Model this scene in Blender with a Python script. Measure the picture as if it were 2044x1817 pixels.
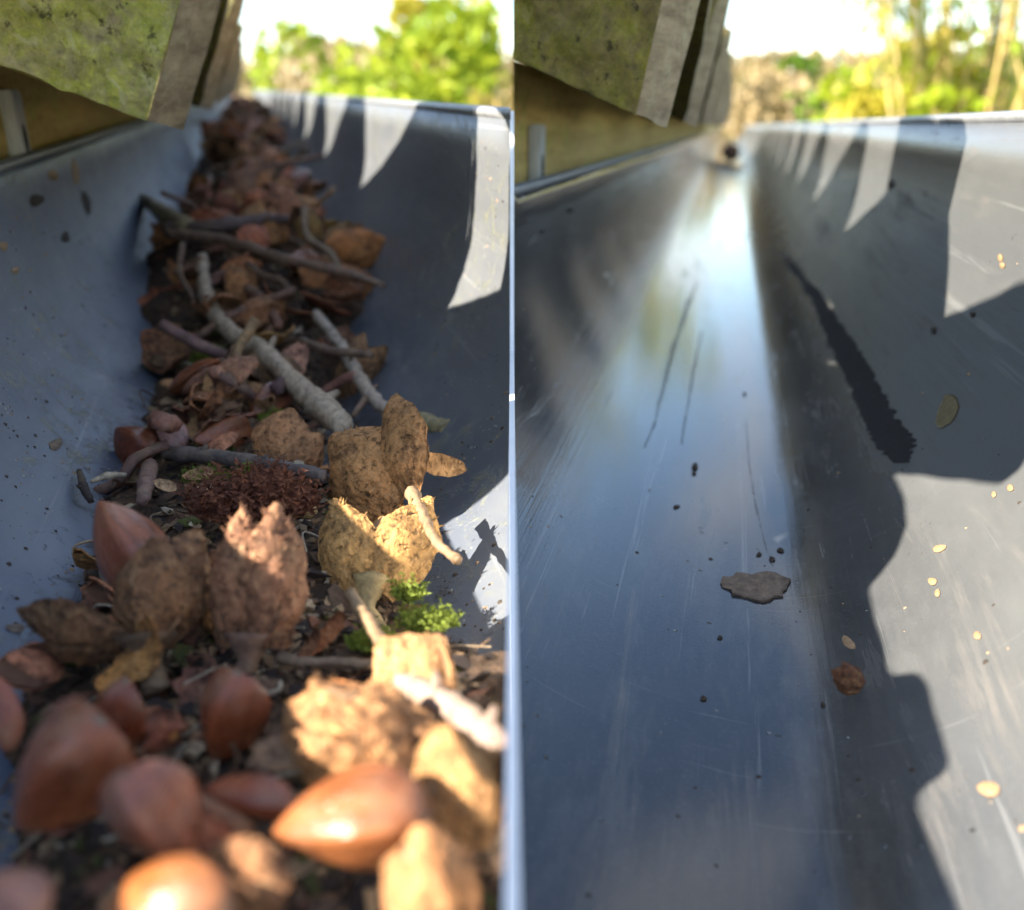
import bpy, bmesh, math, random
from mathutils import Vector, Matrix, noise

for o in list(bpy.data.objects):
    bpy.data.objects.remove(o)
SC = bpy.context.scene
COL = SC.collection
PI = math.pi

# ------------------------------------------------------------------ camera
F, CX, CY = 1750.0, 1022.0, 908.5            # focal length and centre in units of a 2044 px wide picture
PITCH = math.atan((CY - 210) / F)
cam_d = bpy.data.cameras.new('camera')
cam = bpy.data.objects.new('camera', cam_d)
COL.objects.link(cam)
cam_d.sensor_fit = 'HORIZONTAL'
cam_d.sensor_width = 36.0
cam_d.lens = 36.0 * F / 2044.0
cam_d.clip_start = 0.002
cam_d.clip_end = 3000.0
cam.rotation_euler = (PI / 2 - PITCH, 0, 0)
cam_d.dof.use_dof = True
cam_d.dof.focus_distance = 0.172
cam_d.dof.aperture_fstop = 13.5
SC.camera = cam

# ------------------------------------------------------------------ sky, sun, exposure
SUN_YAW, SUN_EL = math.radians(68), math.radians(33.3)   # where the light travels to (from +Y towards +X), height of the sun
LDIR = Vector((math.sin(SUN_YAW) * math.cos(SUN_EL), math.cos(SUN_YAW) * math.cos(SUN_EL), -math.sin(SUN_EL)))
world = bpy.data.worlds.new('World')
SC.world = world
world.use_nodes = True
wn, wl = world.node_tree.nodes, world.node_tree.links
wn.clear()
w_out = wn.new('ShaderNodeOutputWorld')
w_bg = wn.new('ShaderNodeBackground')
sky = wn.new('ShaderNodeTexSky')
sky.sky_type = 'NISHITA'
sky.sun_disc = False
sky.sun_elevation = SUN_EL
sky.sun_rotation = SUN_YAW + PI
sky.air_density = 1.0
sky.dust_density = 0.25
sky.ozone_density = 1.2
tc = wn.new('ShaderNodeTexCoord')
mp = wn.new('ShaderNodeMapping')
mp.inputs['Scale'].default_value = (1.0, 1.0, 2.6)
cn = wn.new('ShaderNodeTexNoise')
cn.inputs['Scale'].default_value = 2.2
cn.inputs['Detail'].default_value = 7.0
cn.inputs['Roughness'].default_value = 0.55
cr = wn.new('ShaderNodeMapRange')
cr.inputs['From Min'].default_value = 0.5
cr.inputs['From Max'].default_value = 0.62
cr.inputs['To Max'].default_value = 0.8
mixc = wn.new('ShaderNodeMix')
mixc.data_type = 'RGBA'
mixc.inputs['B'].default_value = (3.9, 4.05, 4.3, 1)
wl.new(tc.outputs['Generated'], mp.inputs['Vector'])
wl.new(mp.outputs['Vector'], cn.inputs['Vector'])
wl.new(cn.outputs['Fac'], cr.inputs['Value'])
wl.new(cr.outputs['Result'], mixc.inputs['Factor'])
wl.new(sky.outputs['Color'], mixc.inputs['A'])
wl.new(mixc.outputs['Result'], w_bg.inputs['Color'])
w_bg.inputs['Strength'].default_value = 0.10
wl.new(w_bg.outputs['Background'], w_out.inputs['Surface'])

sun_d = bpy.data.lights.new('sun', 'SUN')
sun_d.energy = 5.0
sun_d.angle = math.radians(0.53)
sun_d.color = (1.0, 0.93, 0.82)
sun = bpy.data.objects.new('sun', sun_d)
COL.objects.link(sun)
sun.rotation_euler = LDIR.to_track_quat('-Z', 'Y').to_euler()
sun.location = (-3, -2, 4)

SC.view_settings.view_transform = 'Standard'
SC.view_settings.look = 'None'
SC.view_settings.gamma = 1.0
SC.view_settings.use_curve_mapping = False
SC.view_settings.exposure = 2.2
SC.cycles.use_adaptive_sampling = True
SC.cycles.adaptive_threshold = 0.025
SC.cycles.max_bounces = 6
SC.cycles.diffuse_bounces = 3
SC.cycles.glossy_bounces = 3
SC.cycles.transmission_bounces = 3
SC.cycles.transparent_max_bounces = 4

# ------------------------------------------------------------------ helpers
CAM_R = Vector((1, 0, 0))
CAM_F = Vector((0, math.cos(PITCH), -math.sin(PITCH)))
CAM_U = Vector((0, math.sin(PITCH), math.cos(PITCH)))
CM = 0.01


def ray(x, y):                       # unit camera depth
    return CAM_R * ((x - CX) / F) + CAM_F + CAM_U * (-(y - CY) / F)


class Frame:                         # frame of one gutter: a across, s along, b up; origin at eye level
    def __init__(self, vp, rl, rr, ac):
        self.d = ray(*vp).normalized()
        self.u = self.d.cross(Vector((0, 0, 1))).normalized()
        self.w = self.u.cross(self.d)
        self.M = Matrix((self.u, self.d, self.w)).transposed().to_4x4()
        bc, R, nn = -2.6, 6.8, 2.0            # bottom at bc - R; left and right halves are superellipses
        wl_, wr_ = ac - rl[0] - .12, rr[0] - .12 - ac
        pts = [Vector(rl), Vector(rl).lerp(Vector((ac - wl_, bc)), .5)]
        n = 52
        for i in range(n + 1):
            th = PI + PI * i / n
            c, q = math.cos(th), math.sin(th)
            pts.append(Vector((ac + (wl_ if c < 0 else wr_) * math.copysign(abs(c) ** (2 / nn), c), bc - R * abs(q) ** (2 / nn))))
        pts.append(Vector(rr).lerp(Vector((ac + wr_, bc)), .5))
        pts.append(Vector(rr))
        self.prof = pts

    def W(self, a, s, b):            # centimetres in the gutter frame -> world metres
        return (self.u * a + self.d * s + self.w * b) * CM

    def abs(self, p):
        return Vector((p.dot(self.u), p.dot(self.d), p.dot(self.w))) / CM

    def hit(self, px, py):           # pixel -> (point on the trough, normal), world metres
        r = ray(px, py)
        A, B = r.dot(self.u), r.dot(self.w)
        best = None
        for i in range(len(self.prof) - 1):
            p0 = self.prof[i]
            e = self.prof[i + 1] - p0
            det = -A * e.y + e.x * B
            if abs(det) < 1e-9:
                continue
            t = (-p0.x * e.y + e.x * p0.y) / det
            k = (A * p0.y - B * p0.x) / det
            if t > 0 and -1e-5 <= k <= 1.00001 and (best is None or t < best[0]):
                n2 = Vector((-e.y, e.x)).normalized()
                best = (t, n2)
        if best is None:
            return None
        n = self.u * best[1].x + self.w * best[1].y
        p = r * best[0] * CM
        if n.dot(p) > 0:
            n = -n
        return p, n

    def at(self, px, py, b):         # pixel -> world point on the plane at height b (cm) in this frame
        r = ray(px, py)
        return r * (b * CM / r.dot(self.w))


FL = Frame((485, 178), (-6.68, -2.1), (6.3, -.62), -.2)
FR = Frame((1465, 252), (-6.25, -1.92), (6.72, .18), 1.3)


def depth(p):
    return p.dot(CAM_F)


def link(name, me, mats=None, parent=None, M=None, color=None):
    o = bpy.data.objects.new(name, me)
    COL.objects.link(o)
    if mats:
        for m in (mats if isinstance(mats, (list, tuple)) else [mats]):
            if m.name not in [x.name for x in me.materials if x]:
                me.materials.append(m)
    if parent:
        o.parent = parent
    if M is not None:
        o.matrix_local = M
    if color:
        o.color = (*color, 1)
    return o


def mesh_of(bm, name, smooth=True):
    me = bpy.data.meshes.new(name)
    bm.normal_update()
    bm.to_mesh(me)
    bm.free()
    if smooth:
        for p in me.polygons:
            p.use_smooth = True
    return me


def pydata(name, vs, fs, smooth=True, mi=None):
    me = bpy.data.meshes.new(name)
    me.from_pydata([tuple(v) for v in vs], [], fs)
    if smooth:
        for p in me.polygons:
            p.use_smooth = True
    if mi:
        for p, k in zip(me.polygons, mi):
            p.material_index = k
    me.update()
    return me


def tag(o, label=None, cat=None, group=None, kind=None):
    if label:
        o['label'] = label
    if cat:
        o['category'] = cat
    if group:
        o['group'] = group
    if kind:
        o['kind'] = kind
    return o


def empty(name, M=None):
    o = bpy.data.objects.new(name, None)
    COL.objects.link(o)
    o.empty_display_size = .01
    if M is not None:
        o.matrix_world = M
    return o


def grid_faces(nu, nv, off=0, closed=False, flip=False):
    fs = []
    for i in range(nu - 1):
        for j in range(nv if closed else nv - 1):
            j2 = (j + 1) % nv
            q = (off + i * nv + j, off + i * nv + j2, off + (i + 1) * nv + j2, off + (i + 1) * nv + j)
            fs.append(q[::-1] if flip else q)
    return fs


def fbm(p, o=4):
    return noise.fractal(p, 1.0, 2.1, o)


# ------------------------------------------------------------------ materials
class N:
    def __init__(self, name):
        self.m = bpy.data.materials.new(name)
        self.m.use_nodes = True
        self.t = self.m.node_tree
        self.b = self.t.nodes['Principled BSDF']
        self.out = self.t.nodes['Material Output']
        self.tc = self.new('ShaderNodeTexCoord')

    def new(self, t, **kw):
        n = self.t.nodes.new(t)
        for k, v in kw.items():
            setattr(n, k, v)
        return n

    def l(self, a, b):
        self.t.links.new(a, b)

    def coords(self, scale=(1, 1, 1), rot=(0, 0, 0), src='Object'):
        m = self.new('ShaderNodeMapping')
        m.inputs['Scale'].default_value = scale
        m.inputs['Rotation'].default_value = rot
        self.l(self.tc.outputs[src], m.inputs['Vector'])
        return m.outputs['Vector']

    def noise(self, vec, scale=1.0, detail=5, rough=.6, dist=0):
        n = self.new('ShaderNodeTexNoise')
        n.inputs['Scale'].default_value = scale
        n.inputs['Detail'].default_value = detail
        n.inputs['Roughness'].default_value = rough
        n.inputs['Distortion'].default_value = dist
        self.l(vec, n.inputs['Vector'])
        return n.outputs['Fac']

    def vor(self, vec, scale=1.0, feature='F1', rnd=1.0):
        n = self.new('ShaderNodeTexVoronoi')
        n.feature = feature
        n.inputs['Scale'].default_value = scale
        n.inputs['Randomness'].default_value = rnd
        self.l(vec, n.inputs['Vector'])
        return n

    def rng(self, v, a, b, c=0.0, d=1.0):
        n = self.new('ShaderNodeMapRange')
        n.inputs['From Min'].default_value = a
        n.inputs['From Max'].default_value = b
        n.inputs['To Min'].default_value = c
        n.inputs['To Max'].default_value = d
        self.l(v, n.inputs['Value'])
        return n.outputs['Result']

    def math(self, op, a, b=None):
        n = self.new('ShaderNodeMath', operation=op)
        for i, v in enumerate((a, b)):
            if v is None:
                continue
            if isinstance(v, (int, float)):
                n.inputs[i].default_value = v
            else:
                self.l(v, n.inputs[i])
        return n.outputs[0]

    def mix(self, f, a, b, mode='MIX'):
        n = self.new('ShaderNodeMix', data_type='RGBA', blend_type=mode)
        if isinstance(f, (int, float)):
            n.inputs['Factor'].default_value = f
        else:
            self.l(f, n.inputs['Factor'])
        for k, v in (('A', a), ('B', b)):
            if isinstance(v, tuple):
                n.inputs[k].default_value = (*v, 1)
            else:
                self.l(v, n.inputs[k])
        return n.outputs['Result']

    def bump(self, h, strength=.5, dist=.001, prev=None):
        n = self.new('ShaderNodeBump')
        n.inputs['Strength'].default_value = strength
        n.inputs['Distance'].default_value = dist
        self.l(h, n.inputs['Height'])
        if prev is not None:
            self.l(prev, n.inputs['Normal'])
        return n.outputs['Normal']

    def set(self, **kw):
        for k, v in kw.items():
            k = k.replace('_', ' ')
            s = self.b.inputs[k]
            if isinstance(v, tuple):
                s.default_value = (*v, 1) if len(s.default_value) == 4 and len(v) == 3 else v
            elif isinstance(v, (int, float)):
                s.default_value = v
            else:
                self.l(v, s)
        return self.m

    def objcol(self):
        n = self.new('ShaderNodeObjectInfo')
        return n.outputs['Color'], n.outputs['Random']


def mat_gutter(name, dirt):
    n = N(name)
    c = n.coords()
    sep = n.new('ShaderNodeSeparateXYZ')
    n.l(n.tc.outputs['Object'], sep.inputs[0])
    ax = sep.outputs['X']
    big = n.noise(c, 22, 5, .65, .4)
    mid = n.noise(n.coords((90, 24, 90)), 1, 6, .7)
    streak = n.noise(n.coords((900, 14, 900)), 1, 4, .6, .2)
    streak2 = n.noise(n.coords((300, 6, 300), (0, 0, .05)), 1, 4, .7, .6)
    cross = n.noise(n.coords((30, 700, 30), (0, 0, .35)), 1, 3, .6, .5)
    fine = n.noise(c, 1500, 3, .7)
    col = n.mix(n.rng(big, .35, .7), (.062, .082, .125), (.105, .122, .155)) if dirt else n.mix(n.rng(big, .35, .7), (.022, .024, .028), (.043, .045, .05))
    # the outer wall is coloured paler than the floor and the house side
    out_mask = n.math('ADD', n.rng(ax, .012, .052), n.math('MULTIPLY', n.math('SUBTRACT', big, .5), .5))
    col = n.mix(n.math('MULTIPLY', n.rng(out_mask, .1, 1), .8), col, (.108, .108, .103))
    col = n.mix(n.math('MULTIPLY', n.rng(mid, .5, .75), .45), col, (.12, .121, .115))
    col = n.mix(n.math('MULTIPLY', n.rng(fine, .55, .75), .3), col, (.13, .13, .12))
    scr = n.math('MAXIMUM', n.rng(streak2, .62, .67), n.math('MULTIPLY', n.rng(cross, .68, .72), .6))
    col = n.mix(n.math('MULTIPLY', scr, .32), col, (.24, .24, .23))
    v2 = n.vor(n.coords((1, 1.2, 1)), 320)
    gate2 = n.rng(n.noise(c, 75, 3, .7, .5), .58, .66)
    sp2 = n.math('MULTIPLY', n.rng(v2.outputs['Distance'], .17, .1), gate2)
    col = n.mix(n.math('MULTIPLY', sp2, .8), col, (.014, .012, .01))
    if dirt:
        v = n.vor(n.coords((1, .8, 1)), 520)
        gate = n.rng(n.noise(c, 60, 4, .7), .5, .6)
        sp = n.math('MULTIPLY', n.rng(v.outputs['Distance'], .2, .1), gate)
        col = n.mix(n.math('MULTIPLY', sp, .75), col, (.36, .35, .27))
        lich = n.math('MULTIPLY', n.rng(n.noise(c, 150, 6, .78, .6), .53, .64), n.rng(n.noise(c, 28, 3, .6), .45, .6))
        col = n.mix(n.math('MULTIPLY', lich, .75), col, (.17, .165, .085))
        # mud splash grading into the pile
        low = n.rng(n.math('ABSOLUTE', n.math('ADD', ax, .006)), .046, .026)
        mud = n.rng(n.math('ADD', n.noise(c, 240, 6, .75, .4), n.math('MULTIPLY', low, .3)), .72, .84)
        col = n.mix(n.math('MULTIPLY', mud, .85), col, (.035, .025, .016))
        rough = n.rng(mid, .3, .7, .34, .55)
        h = n.math('MAXIMUM', sp, n.math('MAXIMUM', sp2, n.math('MAXIMUM', mud, lich)))
    else:
        # tide lines and silt smears left on the wiped floor
        silt = n.math('MULTIPLY', n.rng(n.noise(n.coords((120, 9, 120)), 1, 6, .75, 1.2), .54, .64), n.rng(n.noise(c, 30, 3, .6), .42, .62))
        col = n.mix(n.math('MULTIPLY', silt, .45), col, (.16, .14, .12))
        rough = n.rng(n.math('ADD', n.math('MULTIPLY', streak, .5), n.math('MULTIPLY', mid, .5)), .3, .7, .05, .15)
        rough = n.math('ADD', rough, n.math('MULTIPLY', silt, .2))
        rough = n.math('ADD', rough, n.rng(out_mask, .1, 1, 0, .22))
        h = sp2
    nb = n.bump(streak, .2, .0001)
    nb = n.bump(fine, .2, .00005, nb)
    nb = n.bump(h, .5, .0003, nb)
    return n.set(Base_Color=col, Roughness=rough, Normal=nb, IOR=1.65 if dirt else 1.54)


def mat_husk():
    n = N('husk')
    oc, rnd = n.objcol()
    oc = n.mix(1.0, oc, (1.66, 1.24, .9), 'MULTIPLY')
    c = n.coords(src='Object')
    a = n.noise(c, 160, 6, .7, .5)
    b = n.noise(c, 620, 5, .7)
    d = n.noise(c, 60, 4, .6)
    e = n.vor(n.coords((1, .55, 1)), 900)
    col = n.mix(n.rng(a, .36, .62), n.mix(.75, oc, (.03, .018, .012)), oc)
    col = n.mix(n.math('MULTIPLY', n.rng(d, .5, .7), .5), col, n.mix(.5, oc, (.6, .38, .17)))
    col = n.mix(n.math('MULTIPLY', n.rng(b, .52, .66), .6), col, n.mix(.45, oc, (.56, .38, .19)))
    col = n.mix(n.math('MULTIPLY', n.rng(b, .47, .36), .75), col, (.022, .013, .009))
    nb = n.bump(a, 1.0, .0022)
    nb = n.bump(e.outputs['Distance'], .6, .0008, nb)
    nb = n.bump(b, 1.0, .0007, nb)
    return n.set(Base_Color=col, Roughness=.74, Normal=nb, Specular_IOR_Level=.3)


def mat_husk_in():
    n = N('husk_lining')
    oc, rnd = n.objcol()
    c = n.coords()
    a = n.noise(n.coords((300, 60, 300)), 1, 5, .6)
    col = n.mix(n.rng(a, .3, .7), n.mix(.5, oc, (.35, .2, .1)), n.mix(.6, oc, (.1, .05, .03)))
    return n.set(Base_Color=col, Roughness=.55, Normal=n.bump(a, .4, .0005))


def mat_nut():
    n = N('nut_shell')
    oc, rnd = n.objcol()
    a = n.noise(n.coords((420, 34, 420)), 1, 5, .65, .3)
    b = n.noise(n.coords(), 260, 5, .7)
    d = n.noise(n.coords(), 1100, 3, .7)
    col = n.mix(n.rng(a, .38, .62), oc, n.mix(.65, oc, (.05, .010, .004)))
    col = n.mix(n.math('MULTIPLY', n.rng(b, .52, .72), .4), col, (.34, .16, .08))
    col = n.mix(n.math('MULTIPLY', n.rng(d, .66, .74), .5), col, (.05, .03, .02))
    col = n.mix(n.math('MULTIPLY', n.rng(n.noise(n.coords((500, 70, 500)), 1, 4, .7, .6), .5, .7), .55), col, n.mix(.6, oc, (.03, .008, .004)))
    col = n.mix(n.math('MULTIPLY', n.rng(n.noise(n.coords(), 90, 6, .75), .53, .68), .35), col, (.26, .19, .13))
    rough = n.rng(b, .35, .7, .22, .46)
    nb = n.bump(a, .6, .0009)
    nb = n.bump(d, .35, .00025, nb)
    return n.set(Base_Color=col, Roughness=rough, Normal=nb, Specular_IOR_Level=.5, Subsurface_Weight=.05,
                 Subsurface_Radius=(.001, .0004, .0002), Subsurface_Scale=.5)


def mat_bark():
    n = N('twig_bark')
    oc, rnd = n.objcol()
    a = n.noise(n.coords(), 420, 6, .7, .5)
    b = n.noise(n.coords(), 1500, 3, .7)
    d = n.noise(n.coords(), 120, 4, .6)
    col = n.mix(n.rng(a, .35, .65), oc, n.mix(.7, oc, (.05, .035, .025)))
    col = n.mix(n.math('MULTIPLY', n.rng(d, .52, .66), .6), col, n.mix(.5, oc, (.3, .22, .12)))
    nb = n.bump(a, .7, .0007)
    nb = n.bump(b, .5, .0002, nb)
    return n.set(Base_Color=col, Roughness=.7, Normal=nb, Specular_IOR_Level=.3)


def mat_soil():
    n = N('leaf_mould')
    c = n.coords()
    a = n.noise(c, 200, 8, .75, .4)
    v = n.vor(c, 700)
    b = n.noise(c, 60, 4, .6)
    col = n.mix(n.rng(a, .3, .7), (.028, .018, .011), (.14, .085, .052))
    col = n.mix(n.math('MULTIPLY', n.rng(v.outputs['Color'], .62, .9), .7), col, (.17, .1, .06))
    col = n.mix(n.math('MULTIPLY', n.rng(b, .58, .7), .35), col, (.06, .065, .015))
    nb = n.bump(a, 1, .002)
    nb = n.bump(v.outputs['Distance'], .7, .001, nb)
    return n.set(Base_Color=col, Roughness=.85, Normal=nb, Specular_IOR_Level=.25)


def mat_crumb():
    n = N('litter_crumbs')
    at = n.new('ShaderNodeAttribute', attribute_name='tint')
    a = n.noise(n.coords(), 900, 4, .7)
    col = n.mix(n.rng(a, .3, .7), at.outputs['Color'], n.mix(.6, at.outputs['Color'], (.02, .012, .01)))
    return n.set(Base_Color=col, Roughness=.75, Normal=n.bump(a, .6, .0004), Specular_IOR_Level=.3)


def mat_moss(name, c1, c2, sc=500):
    n = N(name)
    a = n.noise(n.coords(), sc, 4, .7)
    col = n.mix(n.rng(a, .3, .7), c1, c2)
    n.set(Base_Color=col, Roughness=.7, Specular_IOR_Level=.25)
    tr = n.new('ShaderNodeBsdfTranslucent')
    n.l(col, tr.inputs['Color'])
    mx = n.new('ShaderNodeMixShader')
    mx.inputs[0].default_value = .3
    n.l(n.b.outputs[0], mx.inputs[1])
    n.l(tr.outputs[0], mx.inputs[2])
    n.l(mx.outputs[0], n.out.inputs['Surface'])
    return n.m


def mat_roof(name, g=(1, 1, 1)):
    n = N(name)
    c = n.coords()
    a = n.noise(c, 120, 8, .78, .4)
    b = n.noise(c, 330, 6, .78, .3)
    d = n.noise(c, 700, 4, .7)
    e = n.noise(c, 45, 5, .65)
    stone = n.mix(n.rng(b, .3, .7), (.14, .115, .065), (.36, .31, .19))
    moss = n.mix(n.rng(b, .3, .7), (.17, .185, .03), (.44, .43, .1))
    f = n.math('MULTIPLY', n.rng(a, .38, .58), n.rng(e, .2, .5))
    # moss grows on the damp face, bare concrete shows towards the eave end
    col = n.mix(f, stone, moss)
    lich = n.rng(n.noise(c, 120, 5, .7, .8), .57, .63)
    col = n.mix(n.math('MULTIPLY', lich, .6), col, (.4, .38, .24))
    blk = n.rng(n.noise(c, 210, 4, .7), .6, .66)
    col = n.mix(n.math('MULTIPLY', blk, .8), col, (.03, .026, .02))
    nb = n.bump(a, .8, .004)
    nb = n.bump(b, .9, .0016, nb)
    nb = n.bump(d, .6, .0005, nb)
    col = n.mix(1.0, col, g, 'MULTIPLY')
    return n.set(Base_Color=col, Roughness=.88, Normal=nb, Specular_IOR_Level=.2)


def mat_roof_end():
    n = N('cut_concrete')
    c = n.coords()
    b = n.noise(c, 220, 6, .75, .3)
    a = n.noise(n.coords((80, 80, 260)), 1, 5, .7)
    col = n.mix(n.rng(a, .3, .7), (.17, .12, .07), (.42, .32, .19))
    col = n.mix(n.math('MULTIPLY', n.rng(b, .52, .7), .7), col, (.38, .34, .2))
    nb = n.bump(b, .9, .0015)
    return n.set(Base_Color=col, Roughness=.85, Normal=nb, Specular_IOR_Level=.2)


def mat_fascia():
    n = N('algae_stained_wood')
    g = n.noise(n.coords((120, 10, 160)), 1, 6, .7, .4)
    c = n.coords()
    a = n.noise(c, 70, 6, .7, .5)
    b = n.noise(c, 300, 5, .75)
    col = n.mix(n.rng(g, .3, .7), (.36, .23, .06), (.66, .47, .16))
    col = n.mix(n.rng(a, .5, .68), col, (.4, .37, .09))
    col = n.mix(n.math('MULTIPLY', n.rng(b, .55, .68), .8), col, (.035, .022, .012))
    nb = n.bump(g, .6, .001)
    nb = n.bump(b, .6, .0006, nb)
    return n.set(Base_Color=col, Roughness=.8, Normal=nb, Specular_IOR_Level=.25)


def mat_flat(name, c1, c2, sc, rough=.7, bump=.0005, spec=.3, stretch=(1, 1, 1)):
    n = N(name)
    a = n.noise(n.coords(stretch), sc, 6, .7, .3)
    col = n.mix(n.rng(a, .3, .7), c1, c2)
    return n.set(Base_Color=col, Roughness=rough, Normal=n.bump(a, .7, bump), Specular_IOR_Level=spec)


def mat_leaf(name, c1, c2, trans=.45):
    n = N(name)
    g = n.new('ShaderNodeNewGeometry')
    col = n.mix(g.outputs['Random Per Island'], c1, c2)
    n.set(Base_Color=col, Roughness=.55, Specular_IOR_Level=.3)
    tr = n.new('ShaderNodeBsdfTranslucent')
    n.l(n.mix(.3, col, (.45, .5, .05)), tr.inputs['Color'])
    mx = n.new('ShaderNodeMixShader')
    mx.inputs[0].default_value = trans
    n.l(n.b.outputs[0], mx.inputs[1])
    n.l(tr.outputs[0], mx.inputs[2])
    n.l(mx.outputs[0], n.out.inputs['Surface'])
    return n.m


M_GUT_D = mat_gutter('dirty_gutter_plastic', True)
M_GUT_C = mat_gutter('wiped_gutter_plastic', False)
M_RIM = mat_flat('rim_plastic', (.12, .125, .13), (.24, .24, .235), 300, .4, .0002, .5)
M_HUSK, M_HUSKIN, M_NUT, M_BARK, M_SOIL, M_CRUMB = mat_husk(), mat_husk_in(), mat_nut(), mat_bark(), mat_soil(), mat_crumb()
M_MOSS_G = mat_moss('green_moss', (.09, .12, .014), (.22, .27, .035))
M_MOSS_R = mat_moss('rust_moss', (.085, .028, .016), (.22, .085, .045))
M_ROOF = mat_roof('mossy_concrete', (1.6, 1.6, 1.45))
M_ROOF_DIM = mat_roof('dim_brown_mossy_concrete', (.9, .78, .52))  # same mossy concrete tinted browner, and darker to suit a dimmer exposure
M_ROOFEND = mat_roof_end()
M_FASCIA = mat_fascia()
M_BLOCK = mat_flat('weathered_grey_wood', (.36, .34, .29), (.62, .6, .53), 1, .8, .0006, .25, (500, 500, 60))
M_DARK = mat_flat('dark_recess', (.006, .005, .004), (.014, .012, .010), 400, .9)
M_DIVIDER = mat_flat('white_divider_plastic', (.74, .75, .76), (.84, .84, .84), 200, .45, .0002, .45)
M_STAIN = mat_flat('damp_dirt', (.006, .006, .006), (.02, .017, .016), 500, .7, .0002, .3)
M_DRIP = mat_flat('dried_drip', (.035, .036, .04), (.2, .2, .2), 1200, .7, .0002, .3)
def broken(m, scale, lo, hi):
    t = m.node_tree
    nz = t.nodes.new('ShaderNodeTexNoise')
    nz.inputs['Scale'].default_value = scale
    nz.inputs['Detail'].default_value = 5
    nz.inputs['Roughness'].default_value = .8
    mr = t.nodes.new('ShaderNodeMapRange')
    mr.inputs['From Min'].default_value = lo
    mr.inputs['From Max'].default_value = hi
    tcn = t.nodes.new('ShaderNodeTexCoord')
    t.links.new(tcn.outputs['Object'], nz.inputs['Vector'])
    t.links.new(nz.outputs['Fac'], mr.inputs['Value'])
    t.links.new(mr.outputs['Result'], t.nodes['Principled BSDF'].inputs['Alpha'])


broken(M_DRIP, 900, .44, .6)
broken(M_STAIN, 700, .3, .4)
M_FLAKE = mat_flat('dry_flake', (.07, .05, .038), (.22, .165, .12), 700, .8, .0004)
M_PALE = mat_flat('pale_seed', (.2, .12, .055), (.34, .22, .12), 500, .6, .0003)
M_GRIT = mat_flat('grit', (.02, .016, .012), (.07, .05, .035), 900, .8)
M_WEB = mat_flat('spider_thread', (.6, .6, .6), (.7, .7, .7), 100, .4)
M_LAWN = mat_flat('lawn', (.05, .075, .015), (.1, .13, .03), 2, .9, .02)
M_TRUNK = mat_flat('tree_bark', (.1, .07, .04), (.24, .18, .1), 12, .85, .01)
M_STEM = mat_flat('golden_stem', (.38, .25, .08), (.55, .4, .15), 10, .6, .003)

# ------------------------------------------------------------------ ground and far background
GZ = -2.7


def terrain():
    vs, fs = [], []
    n = 60
    for i in range(n + 1):
        for j in range(n + 1):
            x = -900 + 1800 * i / n
            y = -200 + 1800 * j / n
            z = GZ + .3 * fbm(Vector((x * .02, y * .02, 0))) * min(1, max(0, (abs(y) + abs(x)) / 60 - .3))
            vs.append((x, y, z))
    for i in range(n):
        for j in range(n):
            k = i * (n + 1) + j
            fs.append((k, k + n + 1, k + n + 2, k + 1))
    tag(link('ground', pydata('ground', vs, fs), M_LAWN), kind='structure')


terrain()


def leaf_cloud(name, blobs, count, size, mat, parent, seed, droop=0.0):
    rnd = random.Random(seed)
    vs, fs = [], []
    tot = sum(b[3] ** 2 for b in blobs)
    for (cx, cy, cz, r, sq) in blobs:
        k = int(count * r * r / tot)
        for _ in range(k):
            while True:
                v = Vector((rnd.uniform(-1, 1), rnd.uniform(-1, 1), rnd.uniform(-1, 1)))
                if .15 < v.length < 1:
                    break
            v = v.normalized() * (v.length ** .5)
            if fbm(Vector((cx + v.x * r, cy + v.y * r, cz + v.z * r)) * 2.2, 3) < -.12:
                continue
            p = Vector((cx + v.x * r, cy + v.y * r, cz + v.z * r * sq))
            s = size * rnd.uniform(.6, 1.3)
            nrm = Vector((rnd.gauss(0, 1), rnd.gauss(0, 1) - .3, rnd.gauss(0, 1) + .5)).normalized()
            t = nrm.orthogonal().normalized()
            t = (Matrix.Rotation(rnd.uniform(0, 6.28), 3, nrm) @ t)
            t = (t + Vector((0, 0, -droop))).normalized()
            bb = nrm.cross(t)
            q = len(vs)
            vs += [p - t * s, p + bb * s * .42 + nrm * s * .1, p + t * s, p - bb * s * .42 + nrm * s * .1]
            fs.append((q, q + 1, q + 2, q + 3))
    return link(name, pydata(name, vs, fs, False), mat, parent)


def tube(pts, rad, seg=8, vs=None, fs=None, cap=True, wob=0.0, seed=0):
    vs = [] if vs is None else vs
    fs = [] if fs is None else fs
    off = len(vs)
    n = len(pts)
    prev = None
    for i, p in enumerate(pts):
        t = (pts[min(i + 1, n - 1)] - pts[max(i - 1, 0)]).normalized()
        if prev is None:
            x = t.orthogonal().normalized()
        else:
            x = (prev - t * prev.dot(t)).normalized()
        prev = x
        y = t.cross(x)
        for j in range(seg):
            a = 2 * PI * j / seg
            r = rad[i] if isinstance(rad, (list, tuple)) else rad
            if wob:
                r *= 1 + wob * noise.noise(Vector((i * .55 + seed, math.cos(a) * 1.3, math.sin(a) * 1.3)))
            vs.append(p + x * (math.cos(a) * r) + y * (math.sin(a) * r))
    fs += grid_faces(n, seg, off, True)
    if cap:
        fs.append(tuple(off + j for j in reversed(range(seg))))
        fs.append(tuple(off + (n - 1) * seg + j for j in range(seg)))
    return vs, fs


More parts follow.
